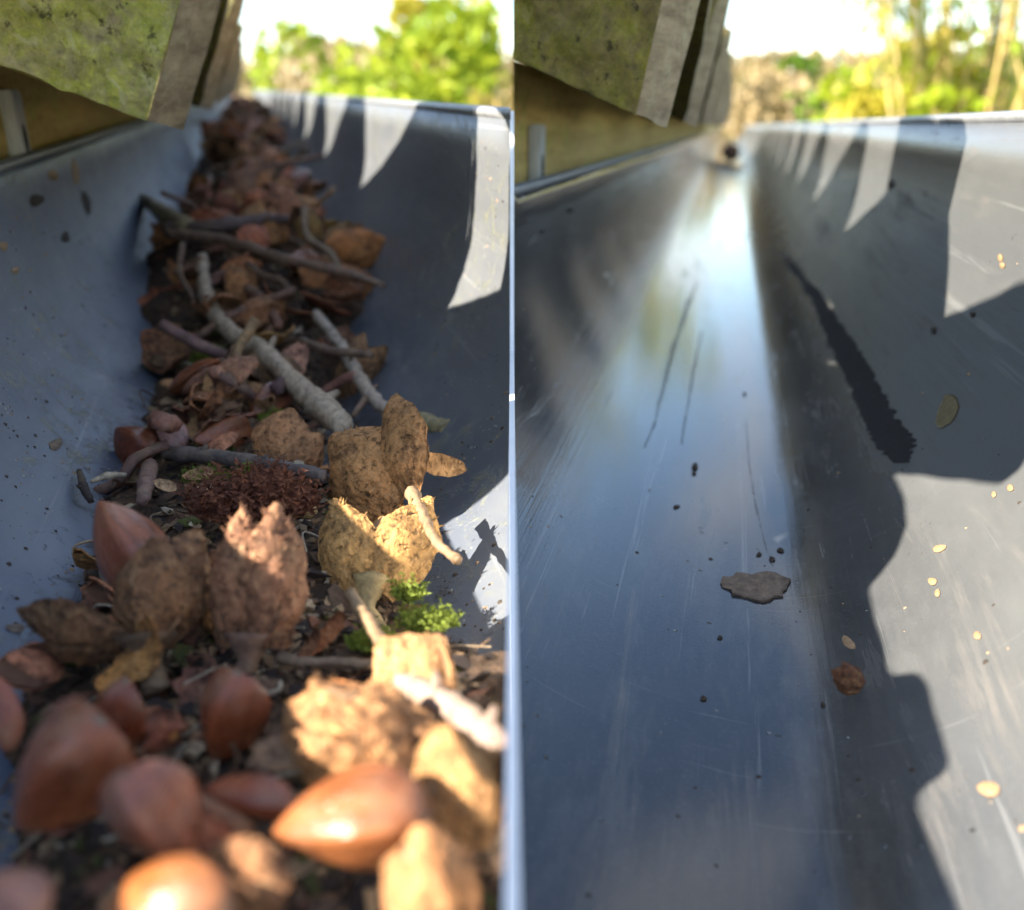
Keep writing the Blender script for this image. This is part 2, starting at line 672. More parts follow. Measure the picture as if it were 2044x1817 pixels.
def spline(ctrl, n):
    out = []
    P = [ctrl[0] * 2 - ctrl[1]] + list(ctrl) + [ctrl[-1] * 2 - ctrl[-2]]
    m = len(ctrl) - 1
    for i in range(n):
        f = i / (n - 1) * m
        k = min(int(f), m - 1)
        t = f - k
        p0, p1, p2, p3 = P[k:k + 4]
        out.append(.5 * ((2 * p1) + (p2 - p0) * t + (2 * p0 - 5 * p1 + 4 * p2 - p3) * t * t + (3 * p1 - p0 - 3 * p2 + p3) * t ** 3))
    return out


L_LIME = mat_leaf('lime_leaves', (.16, .24, .012), (.36, .40, .02), .4)
L_GOLD = mat_leaf('golden_leaves', (.30, .27, .02), (.5, .40, .05), .4)
L_GREEN = mat_leaf('green_leaves', (.045, .10, .012), (.14, .24, .02), .4)
L_TAN = mat_leaf('bare_tan_twigs', (.24, .17, .08), (.38, .28, .14), .2)


def shrub(name, label, cat, px, ytop, dist, width, mat, seed, count=2600, size=.07, group=None, stems=5, stem_mat=None, sparse=False):
    """px: picture column of its middle, ytop: picture row of its top, dist: metres away, width: metres"""
    rnd = random.Random(seed)
    r = ray(px, 210)
    k = dist / math.hypot(r.x, r.y)
    bx, by = r.x * k, r.y * k
    rt = ray(px, ytop)
    top = rt.z * dist / math.hypot(rt.x, rt.y)
    h = top - GZ
    root = empty(name, Matrix.Translation((bx, by, GZ)))
    blobs = []
    nb = 12 if not sparse else 16
    for i in range(nb):
        f = rnd.uniform(.3, 1)
        rr = width * rnd.uniform(.16, .32) * (1.15 - .45 * f)
        blobs.append((rnd.uniform(-.5, .5) * width * (1.1 - .6 * f), rnd.uniform(-.35, .35) * width * (1.1 - .6 * f),
                      min(h * f, h - rr * .8), rr, rnd.uniform(.8, 1.2)))
    leaf_cloud('crown', blobs, count, size, mat, root, seed, .4 if sparse else .1)
    vs, fs = [], []
    for i in range(stems):
        b = rnd.choice(blobs)
        e = Vector((b[0], b[1], b[2] + b[3] * .5))
        m = Vector((e.x * .35 + rnd.uniform(-.1, .1), e.y * .35, e.z * .5))
        pts = spline([Vector((rnd.uniform(-.1, .1), rnd.uniform(-.1, .1), -.05)), m, e], 8)
        tube(pts, [.04 * (1 - .75 * q / 7) for q in range(8)], 6, vs, fs)
    link('trunk', pydata('trunk', vs, fs), stem_mat or M_TRUNK, root)
    tag(root, label, cat, group)
    return root


GB = 'garden shrubs behind the gutters'
# behind the littered gutter
shrub('garden_shrub', 'pale golden shrub beyond the littered gutter, just right of the roof edge', 'shrub', 540, 95, 9.5, 2.4, L_GOLD, 11, 5200, .09, GB)
shrub('garden_shrub', 'bright green shrub above the middle of the littered gutter rim', 'shrub', 670, 62, 8.2, 2.0, L_LIME, 12, 5200, .08, GB)
shrub('garden_shrub', 'tall lime green shrub with sky to its left, behind the littered gutter', 'shrub', 800, -10, 7.6, 2.0, L_LIME, 13, 6000, .08, GB, 7, M_STEM)
shrub('garden_shrub', 'vivid green shrub at the right end of the littered gutter view', 'shrub', 985, -5, 6.6, 1.7, L_LIME, 14, 5600, .075, GB, 6, M_STEM)
shrub('garden_shrub', 'golden twiggy shrub between the two green shrubs by the littered gutter', 'shrub', 890, 5, 8.8, 1.6, L_GOLD, 15, 4600, .075, GB, 9, M_STEM)
shrub('garden_shrub', 'low green shrub under the taller ones along the littered gutter rim', 'shrub', 745, 120, 6.2, 1.9, L_LIME, 16, 4200, .06, GB)
# behind the clean gutter
shrub('garden_shrub', 'low tan shrub just right of the roof edge over the clean gutter', 'shrub', 1540, 138, 11, 2.2, L_TAN, 21, 4200, .09, GB)
shrub('garden_shrub', 'small upright green shrub above the clean gutter rim, left of centre', 'shrub', 1632, 112, 9.0, .9, L_GREEN, 22, 2600, .07, GB)
shrub('garden_shrub', 'broad yellow green shrub above the middle of the clean gutter rim', 'shrub', 1760, 95, 7.5, 2.1, L_LIME, 23, 6000, .08, GB, 7, M_STEM)
shrub('garden_shrub', 'golden stemmed shrub rising at the right end of the clean gutter view', 'shrub', 1915, 70, 6.4, 1.7, L_GOLD, 24, 5000, .07, GB, 12, M_STEM)
shrub('garden_shrub', 'rich green shrub in the far right corner above the clean gutter rim', 'shrub', 2015, 130, 5.6, 1.4, L_LIME, 25, 4200, .065, GB)


def willow():
    rnd = random.Random(5)
    r = ray(1965, 210)
    dist = 6.0
    k = dist / math.hypot(r.x, r.y)
    root = empty('willow_tree', Matrix.Translation((r.x * k, r.y * k, GZ)))
    vs, fs = [], []
    lv, lf = [], []
    for i in range(24):
        x0 = rnd.uniform(-.15, .15)
        x1 = rnd.uniform(-.95, .55)
        top = 2.7 + rnd.uniform(.6, 1.5)
        pts = spline([Vector((x0, rnd.uniform(-.2, .2), 0)), Vector((x0 + .35 * (x1 - x0), 0, top * .5)),
                      Vector((x1, rnd.uniform(-.4, .4), top)), Vector((x1 * 1.12 - .12, rnd.uniform(-.4, .4), top - rnd.uniform(.1, .6)))], 12)
        tube(pts, [.018 * (1 - .85 * q / 11) + .002 for q in range(12)], 5, vs, fs)
        for q in range(80):
            f = rnd.uniform(.45, 1)
            p = pts[min(11, int(f * 11))] + Vector((rnd.gauss(0, .07), rnd.gauss(0, .07), rnd.gauss(-.03, .09)))
            s = rnd.uniform(.04, .075)
            t = Vector((rnd.gauss(0, .5), rnd.gauss(0, .5), -1)).normalized()
            bb = t.orthogonal().normalized() * s * .28
            o = len(lv)
            lv += [p - t * s, p + bb, p + t * s, p - bb]
            lf.append((o, o + 1, o + 2, o + 3))
    link('trunk', pydata('trunk', vs, fs), M_STEM, root)
    link('crown', pydata('crown', lv, lf, False), L_LIME, root)
    tag(root, 'tall sparse tree with golden stems against the sky at the top right', 'tree')


willow()


def far_wood():
    rnd = random.Random(77)
    vs, fs = [], []
    for i in range(14000):
        x = rnd.uniform(-55, 60)
        y = rnd.uniform(60, 75)
        top = 3.3 + 1.2 * fbm(Vector((x * .12, 3.3, 0)), 4) + .8 * fbm(Vector((x * .5, 9.3, 0)), 3)
        z = GZ + rnd.uniform(0, 1) ** .7 * (top - GZ)
        p = Vector((x, y, z))
        t = Vector((rnd.gauss(0, .5), rnd.gauss(0, .5), 1)).normalized()
        b = t.cross(Vector((rnd.gauss(0, .4), 1, 0))).normalized()
        s = rnd.uniform(.3, .7)
        q = len(vs)
        vs += [p - t * s, p + b * s * .35, p + t * s, p - b * s * .35]
        fs.append((q, q + 1, q + 2, q + 3))
    o = link('far_wood', pydata('far_wood', vs, fs, False), L_TAN)
    tag(o, 'hazy band of tan bare trees along the horizon', 'woodland', None, 'stuff')


far_wood()

# ------------------------------------------------------------------ gutters
XPLANE_EPS = 0.0004


def trim_world_x(bm, M, side):
    """keep the world half space x<0 (side=-1) or x>0 (side=1): the mitre where the two gutters meet"""
    Mi = M.inverted()
    co = Mi @ Vector((side * XPLANE_EPS, 0, 0))
    no = (Mi.to_3x3() @ Vector((1, 0, 0))).normalized()
    geom = bm.verts[:] + bm.edges[:] + bm.faces[:]
    bmesh.ops.bisect_plane(bm, geom=geom, plane_co=co, plane_no=no, clear_outer=(side < 0), clear_inner=(side > 0))


def build_gutter(fr, side, mat, s0, s1, label):
    root = empty('gutter', fr.M)
    th = .22
    inner = []
    pr = fr.prof
    n = len(pr)
    for p in pr:
        inner.append(p)
    outer = []
    for i, p in enumerate(pr):
        e = (pr[min(i + 1, n - 1)] - pr[max(i - 1, 0)]).normalized()
        outer.append(p + Vector((e.y, -e.x)) * th)
    loop = inner + outer[::-1]
    ss = []
    s = s0
    while s < s1:
        ss.append(s)
        s += 3 if s < 60 else 20
    ss.append(s1)
    vs, fs = [], []
    for s in ss:
        for p in loop:
            vs.append(Vector((p.x, s, p.y)) * CM)
    fs = grid_faces(len(ss), len(loop), 0, True)
    bm = bmesh.new()
    me = pydata('t', vs, fs)
    bm.from_mesh(me)
    trim_world_x(bm, fr.M, side)
    bmesh.ops.recalc_face_normals(bm, faces=bm.faces[:])
    o = link('trough', mesh_of(bm, 'trough'), mat, root)
    # rims: a small rounded bead on each upper edge
    for c in (pr[0] + Vector((-.12, .05)), pr[-1] + Vector((.12, .05))):
        pts = [Vector((c.x, s, c.y)) * CM for s in ss]
        v2, f2 = tube(pts, .0017, 8)
        bm = bmesh.new()
        bm.from_mesh(pydata('t', v2, f2))
        trim_world_x(bm, fr.M, side)
        link('rim', mesh_of(bm, 'rim'), M_RIM, root)
    tag(root, label, 'gutter', 'roof gutters')
    return root


G_L = build_gutter(FL, -1, M_GUT_D, -6, 620, 'grey plastic gutter choked with beech husks, twigs and leaf mould')
G_R = build_gutter(FR, 1, M_GUT_C, -6, 620, 'clean dark grey plastic gutter with a bright sky streak along its floor')


def divider():
    """thin white divider added between the two gutters, also blocking sun from the clean one"""
    def cut(fr):
        pts = []
        for p in fr.prof:
            # s where world x = 0: a*u.x + s*d.x + b*w.x = 0
            s = -(p.x * fr.u.x + p.y * fr.w.x) / fr.d.x
            q = fr.W(p.x, s, p.y)
            pts.append((s, q))
        return pts
    A = [q for s, q in cut(FL) if q.y > .03]
    B = [q for s, q in cut(FR) if q.y > .03]
    A.sort(key=lambda q: q.y)
    low = []
    n = 40
    ymax = max(A[-1].y, B[-1].y)

    def zat(P, y):
        if y <= P[0].y:
            return P[0].z
        for i in range(len(P) - 1):
            if P[i].y <= y <= P[i + 1].y:
                f = (y - P[i].y) / max(1e-9, P[i + 1].y - P[i].y)
                return P[i].z + f * (P[i + 1].z - P[i].z)
        return P[-1].z
    B.sort(key=lambda q: q.y)
    hw = .0005
    vs, fs = [], []
    for i in range(n + 1):
        y = .035 + (ymax + .002 - .035) * i / n
        za, zb = zat(A, y), zat(B, y)
        lo, hi = min(za, zb) - .003, max(za, zb)
        f = i / n
        hi = max(hi + .0015, -.053)
        vs += [(-hw, y, lo), (hw, y, lo), (hw, y, hi), (-hw, y, hi)]
    fs = grid_faces(n + 1, 4, 0, True)
    fs += [(0, 1, 2, 3), (n * 4 + 3, n * 4 + 2, n * 4 + 1, n * 4)]
    o = link('divider_plate', pydata('divider_plate', vs, fs, False), M_DIVIDER)  # added, not part of either gutter; its height keeps sun off the clean floor
    tag(o, 'thin white divider plate added between the littered gutter and the clean one', 'divider')


divider()

# ------------------------------------------------------------------ roofs over the gutters
RP = math.radians(23)


def roof(fr, side, ae, be, sv, P, ntiles, label, seed, lean=0.0):
    root = empty('tiled_roof', fr.M)
    cp, sp = math.cos(RP), math.sin(RP)

    def pt(t, h, s):
        return Vector((ae - cp * t + sp * h, s, be + sp * t + cp * h)) * CM
    HT = 6.0
    TH = .95

    def top(x):
        if x < .04:
            return .95 + (HT - .95) * (x / .04) ** .6
        if x < .22:
            return HT
        return TH + (HT - TH) * (1 - (x - .22) / .78) ** 1.05

    def bot(x):
        if x < .075:
            return 0.0
        if x < .1:
            return (HT - 1.3) * ((x - .075) / .025)
        return max(0.0, top(x) - 1.3)

    def tend(x):
        if x < .07:
            return .75 * (1 - x / .07)
        return .55 * ((x - .07) / .93) ** 2
    xs = [0, .01, .02, .03, .04, .055, .07, .0751, .085, .1, .13, .17, .22, .3, .38, .46, .54, .62, .7, .78, .85, .91, .96, .985, .999]
    rj = random.Random(seed * 17)
    jv = [0.0, 0.0] + [rj.uniform(-1.5, 1.5) for _ in range(ntiles + 2)]
    hv = [rj.uniform(-.2, .45) for _ in range(ntiles + 1)]

    def jit(k):
        return jv[k]
    trows = [0, .25, .6, 1.2, 2, 3, 4.5, 6.5, 9, 13, 20, 34, 60]
    for k in range(ntiles):
        Tv, Bv = [], []
        for x in xs:
            s = sv + (k + x) * P + jit(k) * (1 - x) + jit(k + 1) * x
            h1 = (top(x) if not (k == 0 and x < .04) else HT * (.97 + .03 * x / .04)) + hv[k] * min(1, max(0, (x - .3) / .5)) + .10 * math.sin(x * 9 + k * 2.3) * min(1, max(0, (x - .25) * 4))
            h0 = bot(x)
            for t in trows:
                tt = tend(x) + t + lean * h1
                w = .07 * fbm(Vector((s * .5, tt * .5, seed + 7)), 4)
                Tv.append(pt(tt, h1 + w, s + .05 * fbm(Vector((tt, h1, seed)), 3)))
                tt = tend(x) + t + lean * h0
                w = .09 * fbm(Vector((s * .6, tt * .6, seed + 37)), 4)
                Bv.append(pt(tt + .12 * fbm(Vector((s * 1.1, 3, seed)), 3), (h0 if t < .7 else (h0 * .5 if t < 1 else 0)) + w, s + .06 * fbm(Vector((tt, h0, seed + 5)), 3)))
        nv = len(trows)
        nu = len(xs)
        vs = Tv + Bv
        fs = grid_faces(nu, nv, 0) + grid_faces(nu, nv, nu * nv, flip=True)
        mi = [0] * len(fs)
        # eave end, subdivided over the height so that it can be rough
        rows = 10
        base = len(vs)
        for i in range(nu):
            p0, p1 = Tv[i * nv], Bv[i * nv]
            for r in range(rows + 1):
                f = r / rows
                p = p0.lerp(p1, f)
                if 0 < r < rows:
                    p = p + Vector((.0006 * fbm(Vector((i * .7, f * 9, seed + k)), 3), .0005 * fbm(Vector((i * .9, f * 8, seed + k + 9)), 3), 0))
                vs.append(p)
        ef = grid_faces(nu, rows + 1, base)
        fs += ef
        mi += [1] * len(ef)
        # near face of the tile (rough, mossy)
        rows = 26
        ts = [0, .1, .25, .4, .6, .85, 1.1, 1.4, 1.7, 2.0, 2.4, 2.8, 3.2, 3.7, 4.2, 4.8, 5.5, 6.3, 7.2, 8.5, 10, 13, 20, 34, 60]
        base = len(vs)
        x = 0
        s = sv + k * P + jit(k)
        for t in ts:
            for r in range(rows + 1):
                f = r / rows
                h = f * (HT * .97)
                p = pt(tend(0) + t + lean * h, h, s)
                e = min(1, t / .2)
                p.y += (-.0009 + .0026 * fbm(p * 130 + Vector((seed, 0, 0)), 4) * e) if k == 0 else -.0002
                if r == 0:
                    p.z += .0009 * fbm(Vector((t * 1.7, seed, 2)), 3)
                if k == 0 and side < 0:
                    p.y -= .0013 * min(t, 12)
                vs.append(p)
        nf = grid_faces(len(ts), rows + 1, base)
        fs += nf
        mi += [0] * len(nf)
        bm = bmesh.new()
        bm.from_mesh(pydata('t', vs, fs, True, mi))
        trim_world_x(bm, fr.M, side)
        if len(bm.faces) == 0:
            bm.free()
            continue
        bmesh.ops.recalc_face_normals(bm, faces=bm.faces[:])
        me = mesh_of(bm, 'roof_tile')
        me.materials.append(M_ROOF if side < 0 else M_ROOF_DIM)
        me.materials.append(M_ROOFEND)
        link('roof_tile', me, None, root)
    tag(root, label, 'roof', 'tiled roofs')
    return root


R_L = roof(FL, -1, -1.75, -1.05, 25.5, 25.0, 9, 'mossy green roof corner overhanging the littered gutter', 1)
R_R = roof(FR, 1, -1.75, -.05, 24.0, 20.5, 11, 'mossy green roof corner overhanging the clean gutter', 2, .22)


def fascia(fr, side, s0, top, label):
    root = empty('fascia_board', fr.M)
    bm = bmesh.new()
    a = -7.25
    ss = [s0 + 4 * i for i in range(40)] + [s0 + 160 + 40 * i for i in range(12)]
    bs = [-9 + (top + 9) * i / 16 for i in range(17)]
    vs = []
    for s in ss:
        for b in bs:
            vs.append(Vector((a + .05 * fbm(Vector((s * .2, b * .7, 3)), 4), s, b)) * CM)
    fs = grid_faces(len(ss), len(bs), 0)
    off = len(vs)
    for s in ss:
        for b in bs:
            vs.append(Vector((a - 2.0, s, b)) * CM)
    fs += grid_faces(len(ss), len(bs), off, flip=True)
    nb = len(bs)
    for i in range(len(ss) - 1):
        fs.append((i * nb + nb - 1, (i + 1) * nb + nb - 1, off + (i + 1) * nb + nb - 1, off + i * nb + nb - 1))
        fs.append((i * nb, off + i * nb, off + (i + 1) * nb, (i + 1) * nb))
    bm.from_mesh(pydata('t', vs, fs))
    trim_world_x(bm, fr.M, side)
    bmesh.ops.recalc_face_normals(bm, faces=bm.faces[:])
    link('board', mesh_of(bm, 'board'), M_FASCIA, root)
    tag(root, label, 'fascia', 'fascia boards')
    return root


FA_L = fascia(FL, -1, 24.3, 1.22, 'yellow brown algae stained board behind the littered gutter')
FA_R = fascia(FR, 1, 8.0, 2.0, 'yellow brown algae stained board behind the clean gutter')


def block(fr, s, b0, b1, w, label):
    """upright weathered strap with a slot, fixed to the fascia"""
    root = empty('fixing_strap', fr.M @ Matrix.Translation(Vector((-7.02, s, b0)) * CM))
    bm = bmesh.new()
    bmesh.ops.create_cube(bm, size=1)
    hgt = (b1 - b0) * CM
    for v in bm.verts:
        v.co = Vector((v.co.x * .0044, v.co.y * w * CM, (v.co.z + .5) * hgt))
        v.co.y += .0006 * (1 if v.co.z > .01 else -1)
    bmesh.ops.bevel(bm, geom=bm.edges[:], offset=.0006, segments=2, affect='EDGES')
    link('strap', mesh_of(bm, 'strap', False), M_BLOCK, root)
    bm = bmesh.new()
    bmesh.ops.create_uvsphere(bm, u_segments=14, v_segments=8, radius=1)
    for v in bm.verts:
        v.co = Vector((v.co.x * .0006 + .0022, v.co.y * .0017, v.co.z * hgt * .2 + hgt * .42))
    link('slot', mesh_of(bm, 'slot'), M_DARK, root)
    tag(root, label, 'strap', 'fixing straps')


block(FL, 32.6, -2.6, -.05, 1.2, 'grey weathered slotted strap on the board beside the littered gutter')
block(FR, 33.6, -2.6, .02, 1.1, 'grey weathered slotted strap on the board beside the clean gutter')


def boards_near():
    """unseen boards added outside the frame, outlines shaped to shade the near gutters"""
    def slab(name, outline, tv, parent, mat):
        out = []
        m = len(outline)
        for i in range(m):
            a, b = Vector(outline[i]), Vector(outline[(i + 1) % m])
            L = (b - a).length
            e = (b - a) / max(1e-9, L)
            nn = tv.normalized().cross(e)
            q = max(2, int(L / .002))
            for j in range(q):
                f = j / q
                p = a.lerp(b, f)
                w = .0005 * fbm(p * 160, 4) + .0003 * noise.noise(p * 900)
                out.append(p + nn * w)
        # round the corners
        for _ in range(1):
            out = [out[i - 1] * .25 + out[i] * .5 + out[(i + 1) % len(out)] * .25 for i in range(len(out))]
        outline = out
        vs = [Vector(p) for p in outline] + [Vector(p) + tv for p in outline]
        n = len(outline)
        fs = [tuple(range(n))[::-1], tuple(range(n, 2 * n))] + [(i, (i + 1) % n, n + (i + 1) % n, n + i) for i in range(n)]
        return link(name, pydata(name, vs, fs, False), mat, parent)
    # in the plane of the fascia, world coordinates brought into the roof's frame
    o = [(-7.4, 15.4, -2.6), (-7.4, 25.35, -2.6), (-7.4, 25.3, 1.95), (-7.4, 20.2, 4.15), (-7.4, 20.8, 8.3), (-7.4, 14.6, 8.8), (-7.4, 14.6, 1.0)]
    slab('shade_board', [Vector(p) * CM for p in o], Vector((-.012, 0, 0)), R_L, M_FASCIA)  # added unseen blocker, cut to the wanted shadow edge
    x = -7.3
    yz = [(14.4, 1.9), (17, 2.0), (19.4, 4.7), (20.8, 5.2), (29.5, 5.0), (29.5, 17.0), (21.6, 14.4), (16.6, 8.3), (12.1, 9.6), (9.0, 9.9), (8.5, 5.5), (11.1, 4.55),
          (13.7, 3.5), (12.0, 3.25), (10.75, 2.8), (10.1, 2.1), (9.74, 1.16), (6.93, .68), (6.7, 1.15), (6.31, 1.2), (4.5, .8), (4.55, .14), (4.0, .08),
          (2.7, .0), (-4, -.05), (-4, -.3), (4, -.22), (9, -.15), (11, -.3), (12.2, -.6)]
    Mi = FL.M.inverted()
    slab('shade_board', [Mi @ (Vector((x, y, z)) * CM) for y, z in yz], Mi.to_3x3() @ Vector((-.006, 0, 0)), R_L, M_ROOF)  # second added blocker, notched to shape the shadow in the clean gutter


boards_near()

# ------------------------------------------------------------------ leaf litter in the left gutter
CAMB = Matrix((CAM_R, CAM_U, -CAM_F)).transposed()


def soil_c(s):
    K = [(0, -7.3), (8, -7.5), (13, -7.8), (18, -8.15), (24, -8.35), (30, -8.1), (36, -7.0), (44, -6.2), (52, -6.8), (70, -6.3), (110, -5.6), (200, -5.2), (300, -4.6), (620, -4.0)]
    for i in range(len(K) - 1):
        if s <= K[i + 1][0]:
            f = (s - K[i][0]) / (K[i + 1][0] - K[i][0])
            f = max(0, f)
            f = f * f * (3 - 2 * f)
            return K[i][1] + f * (K[i + 1][1] - K[i][1])
    return -4.0


def soil_b(a, s):
    a0 = -.5 + .4 * noise.noise(Vector((s * .12, 2, 0))) + (.7 if s < 10.5 else 0)
    half = 4.1 + .7 * noise.noise(Vector((s * .25, a * .1, 5))) + (.8 if s > 34 else 0) + (.4 if s < 14 else 0)
    if 10.5 < s < 30:
        k = min(1, (s - 10.5) / 1.5, (30 - s) / 3)
        a0 -= .95 * k
        half -= .85 * k
    q = abs(a - a0) / half
    drop = 1.5 * max(0, q - .55) ** 1.5 * 3.2
    return soil_c(s) - drop + .28 * fbm(Vector((a * .55, s * .45, 1)), 5) + .12 * noise.noise(Vector((a * 3, s * 3, 4)))


def soil():
    ss = [-2 + .28 * i for i in range(170)]
    while ss[-1] < 610:
        ss.append(ss[-1] + .28 + (ss[-1] - 45) * .05)
    aa = [-5.6 + .2 * i for i in range(57)]
    vs = []
    for s in ss:
        for a in aa:
            vs.append(Vector((a, s, soil_b(a, s))) * CM)
    bm = bmesh.new()
    bm.from_mesh(pydata('t', vs, grid_faces(len(ss), len(aa), 0, flip=True)))
    trim_world_x(bm, FL.M, -1)
    bmesh.ops.recalc_face_normals(bm, faces=bm.faces[:])
    for f in bm.faces:
        if f.normal.z < 0:
            bmesh.ops.reverse_faces(bm, faces=bm.faces[:])
        break
    o = link('leaf_mould', mesh_of(bm, 'leaf_mould'), M_SOIL)
    o.matrix_world = FL.M
    tag(o, 'dark crumbly leaf mould filling the bottom of the littered gutter', 'leaf mould', None, 'stuff')


soil()


def R_im(tilt=0, yaw=0, roll=0):
    """rotation of a thing authored x right, y up, z to the viewer; degrees"""
    r = math.radians
    return (CAMB @ Matrix.Rotation(r(roll), 3, 'Z') @ Matrix.Rotation(r(tilt), 3, 'X') @ Matrix.Rotation(r(yaw), 3, 'Y')).to_4x4()


def PXM(px, py, b, fr=FL):
    p = fr.at(px, py, b)
    return p, depth(p) / F           # point, metres per pixel


# ---- shapes
def nut_mesh(Ln, Wd, seed):
    nv, nu = 28, 48
    vs = []
    for i in range(nv):
        v = i / (nv - 1)
        q = .012 + .976 * v
        prof = math.sin(PI * q ** .74) ** .68
        if v > .8:
            prof *= 1 - ((v - .8) / .2) ** 2 * .3
        for j in range(nu):
            th = 2 * PI * j / nu
            sn = abs(math.sin(1.5 * th))
            ridge = 1.22 - .5 * sn ** .8 + .06 * sn ** 3
            r = Wd * .5 * prof * ridge
            r *= 1 + .035 * noise.noise(Vector((math.cos(th) * 2, v * 3, math.sin(th) * 2 + seed)))
            vs.append(Vector((r * math.sin(th), (v - .5) * Ln, r * math.cos(th) * .72)))
    fs = grid_faces(nv, nu, 0, True)
    b = len(vs)
    vs += [Vector((0, -.5 * Ln, 0)), Vector((0, .5 * Ln, 0))]
    for j in range(nu):
        fs.append((b, (j + 1) % nu, j))
        fs.append((b + 1, (nv - 1) * nu + j, (nv - 1) * nu + (j + 1) % nu))
    return pydata('beech_nut', vs, fs)


def nut(px, py, b, lpx, wpx, roll, label, color=(.30, .085, .03), tilt=-20, yaw=0, seed=0, fr=FL):
    p, k = PXM(px, py, b, fr)
    root = empty('beech_nut', Matrix.Translation(p) @ R_im(tilt, yaw, roll))
    link('shell', nut_mesh(lpx * k, wpx * k, seed), M_NUT, root, None, color)
    # pale scar where the nut sat in its husk
    bm = bmesh.new()
    bmesh.ops.create_uvsphere(bm, u_segments=12, v_segments=6, radius=1)
    for v in bm.verts:
        v.co = Vector((v.co.x * wpx * k * .1, v.co.y * lpx * k * .012 - lpx * k * .492, v.co.z * wpx * k * .08))
    link('scar', mesh_of(bm, 'scar'), M_FLAKE, root)
    tag(root, label, 'nut', 'beech nuts in the gutter litter')
    return root


def valve_mesh(Ln, Wd, seed, cup=1.0, spikes=26, point=1.0, rough=1.0, curl=0.0, thick=.034, nv=44, nu=34):
    """one lobe of a husk: base at origin, tip at +y, hollow towards -z"""
    rnd = random.Random(seed)
    th = Ln * thick

    def surf(u, v):
        w = (math.sin(PI * (.10 + .86 * v)) ** .8) * (1 - .15 * v) + .02
        if v > .7:
            w *= 1 - point * ((v - .7) / .3) ** 2 * .75
        w *= 1 + .12 * noise.noise(Vector((v * 5, seed + 1.3, 1 if u > 0 else -1))) + .04 * noise.noise(Vector((v * 19, seed + 4.1, 1 if u > 0 else -1)))
        A = 1.15 * cup
        ang = u * A
        rx = Wd * .5 * w / math.sin(max(.2, A))
        x = rx * math.sin(ang)
        z = rx * (math.cos(ang) - 1) + Wd * .22 * math.sin(PI * (v * .9 + .05)) * cup
        y = v * Ln
        if curl:
            a = curl * v
            y2 = Ln * math.sin(a) / max(1e-3, curl)
            z2 = -Ln * (1 - math.cos(a)) / curl
            y = y2 + 0
            z = z + z2
        return Vector((x, y, z))
    top = []
    for i in range(nv):
        v = i / (nv - 1)
        for j in range(nu):
            u = -1 + 2 * j / (nu - 1)
            top.append(surf(u, v))
    nrm = []
    for i in range(nv):
        for j in range(nu):
            a = top[min(i + 1, nv - 1) * nu + j] - top[max(i - 1, 0) * nu + j]
            b = top[i * nu + min(j + 1, nu - 1)] - top[i * nu + max(j - 1, 0)]
            n = b.cross(a)
            nrm.append(n.normalized() if n.length > 1e-12 else Vector((0, 0, 1)))
    out, inn = [], []
    for q, (p, n) in enumerate(zip(top, nrm)):
        sc = 1 / Ln
        w3 = Vector((p.x * sc * 13, p.y * sc * 5, p.z * sc * 9 + seed))
        d = Ln * rough * (.026 * fbm(p * sc * 4 + Vector((seed, 0, 0)), 5) + .005 * (1 - 2 * abs(noise.noise(w3))) + .009 * noise.noise(p * sc * 26 + Vector((0, seed, 0))))
        out.append(p + n * d)
        inn.append(p - n * (th + .3 * d))
    vs = out + inn
    fs = grid_faces(nv, nu, 0, flip=True)
    k0 = len(fs)
    fs += grid_faces(nv, nu, nv * nu)
    mi = [0] * k0 + [1] * k0
    o2 = nv * nu
    for i in range(nv - 1):
        for j in (0, nu - 1):
            a, b = i * nu + j, (i + 1) * nu + j
            fs.append((a, b, o2 + b, o2 + a) if j == 0 else (b, a, o2 + a, o2 + b))
            mi.append(0)
    for j in range(nu - 1):
        for i in (0, nv - 1):
            a, b = i * nu + j, i * nu + j + 1
            fs.append((b, a, o2 + a, o2 + b) if i == 0 else (a, b, o2 + b, o2 + a))
            mi.append(0)
    for _ in range(spikes):
        i, j = rnd.randrange(2, nv - 1), rnd.randrange(0, nu)
        p, n = out[i * nu + j], nrm[i * nu + j]
        edge = -1 if j < 3 else (1 if j > nu - 4 else 0)
        h = Ln * rnd.uniform(.03, .075)
        d = (n + Vector((edge * .8 + rnd.uniform(-.3, .3), rnd.uniform(.1, .7), 0))).normalized()
        t = d.orthogonal().normalized() * h * .28
        t2 = d.cross(t)
        q = len(vs)
        vs += [p + t - n * h * .2, p - t * .5 + t2 * .87 - n * h * .2, p - t * .5 - t2 * .87 - n * h * .2, p + d * h + Vector((0, h * .25, 0))]
        fs += [(q, q + 1, q + 3), (q + 1, q + 2, q + 3), (q + 2, q, q + 3)]
        mi += [0, 0, 0]
    return pydata('valve', vs, fs, True, mi)


def stalk_mesh(pts, rads, seed=0, flare=True):
    vs, fs = tube(pts, rads, 10, wob=.25, seed=seed)
    return pydata('stalk', vs, fs)


def vparts(root, specs, Ln, Wd, color, seed, **kw):
    """specs: list of (azimuth about y, opening outwards, roll, scale, dx)"""
    for i, sp in enumerate(specs):
        az, op, rl, scl, dx = sp
        M = (Matrix.Translation((dx * Wd, 0, 0)) @ Matrix.Rotation(math.radians(az), 4, 'Y') @ Matrix.Rotation(math.radians(rl), 4, 'Z')
             @ Matrix.Rotation(math.radians(op), 4, 'X'))
        c = [min(1, x * (1 + .3 * noise.noise(Vector((seed * .37, i * 3.1, 0))))) for x in color]
        link('valve', valve_mesh(Ln * scl, Wd * scl, seed + i * 7, **kw), [M_HUSK, M_HUSKIN], root, M, c)


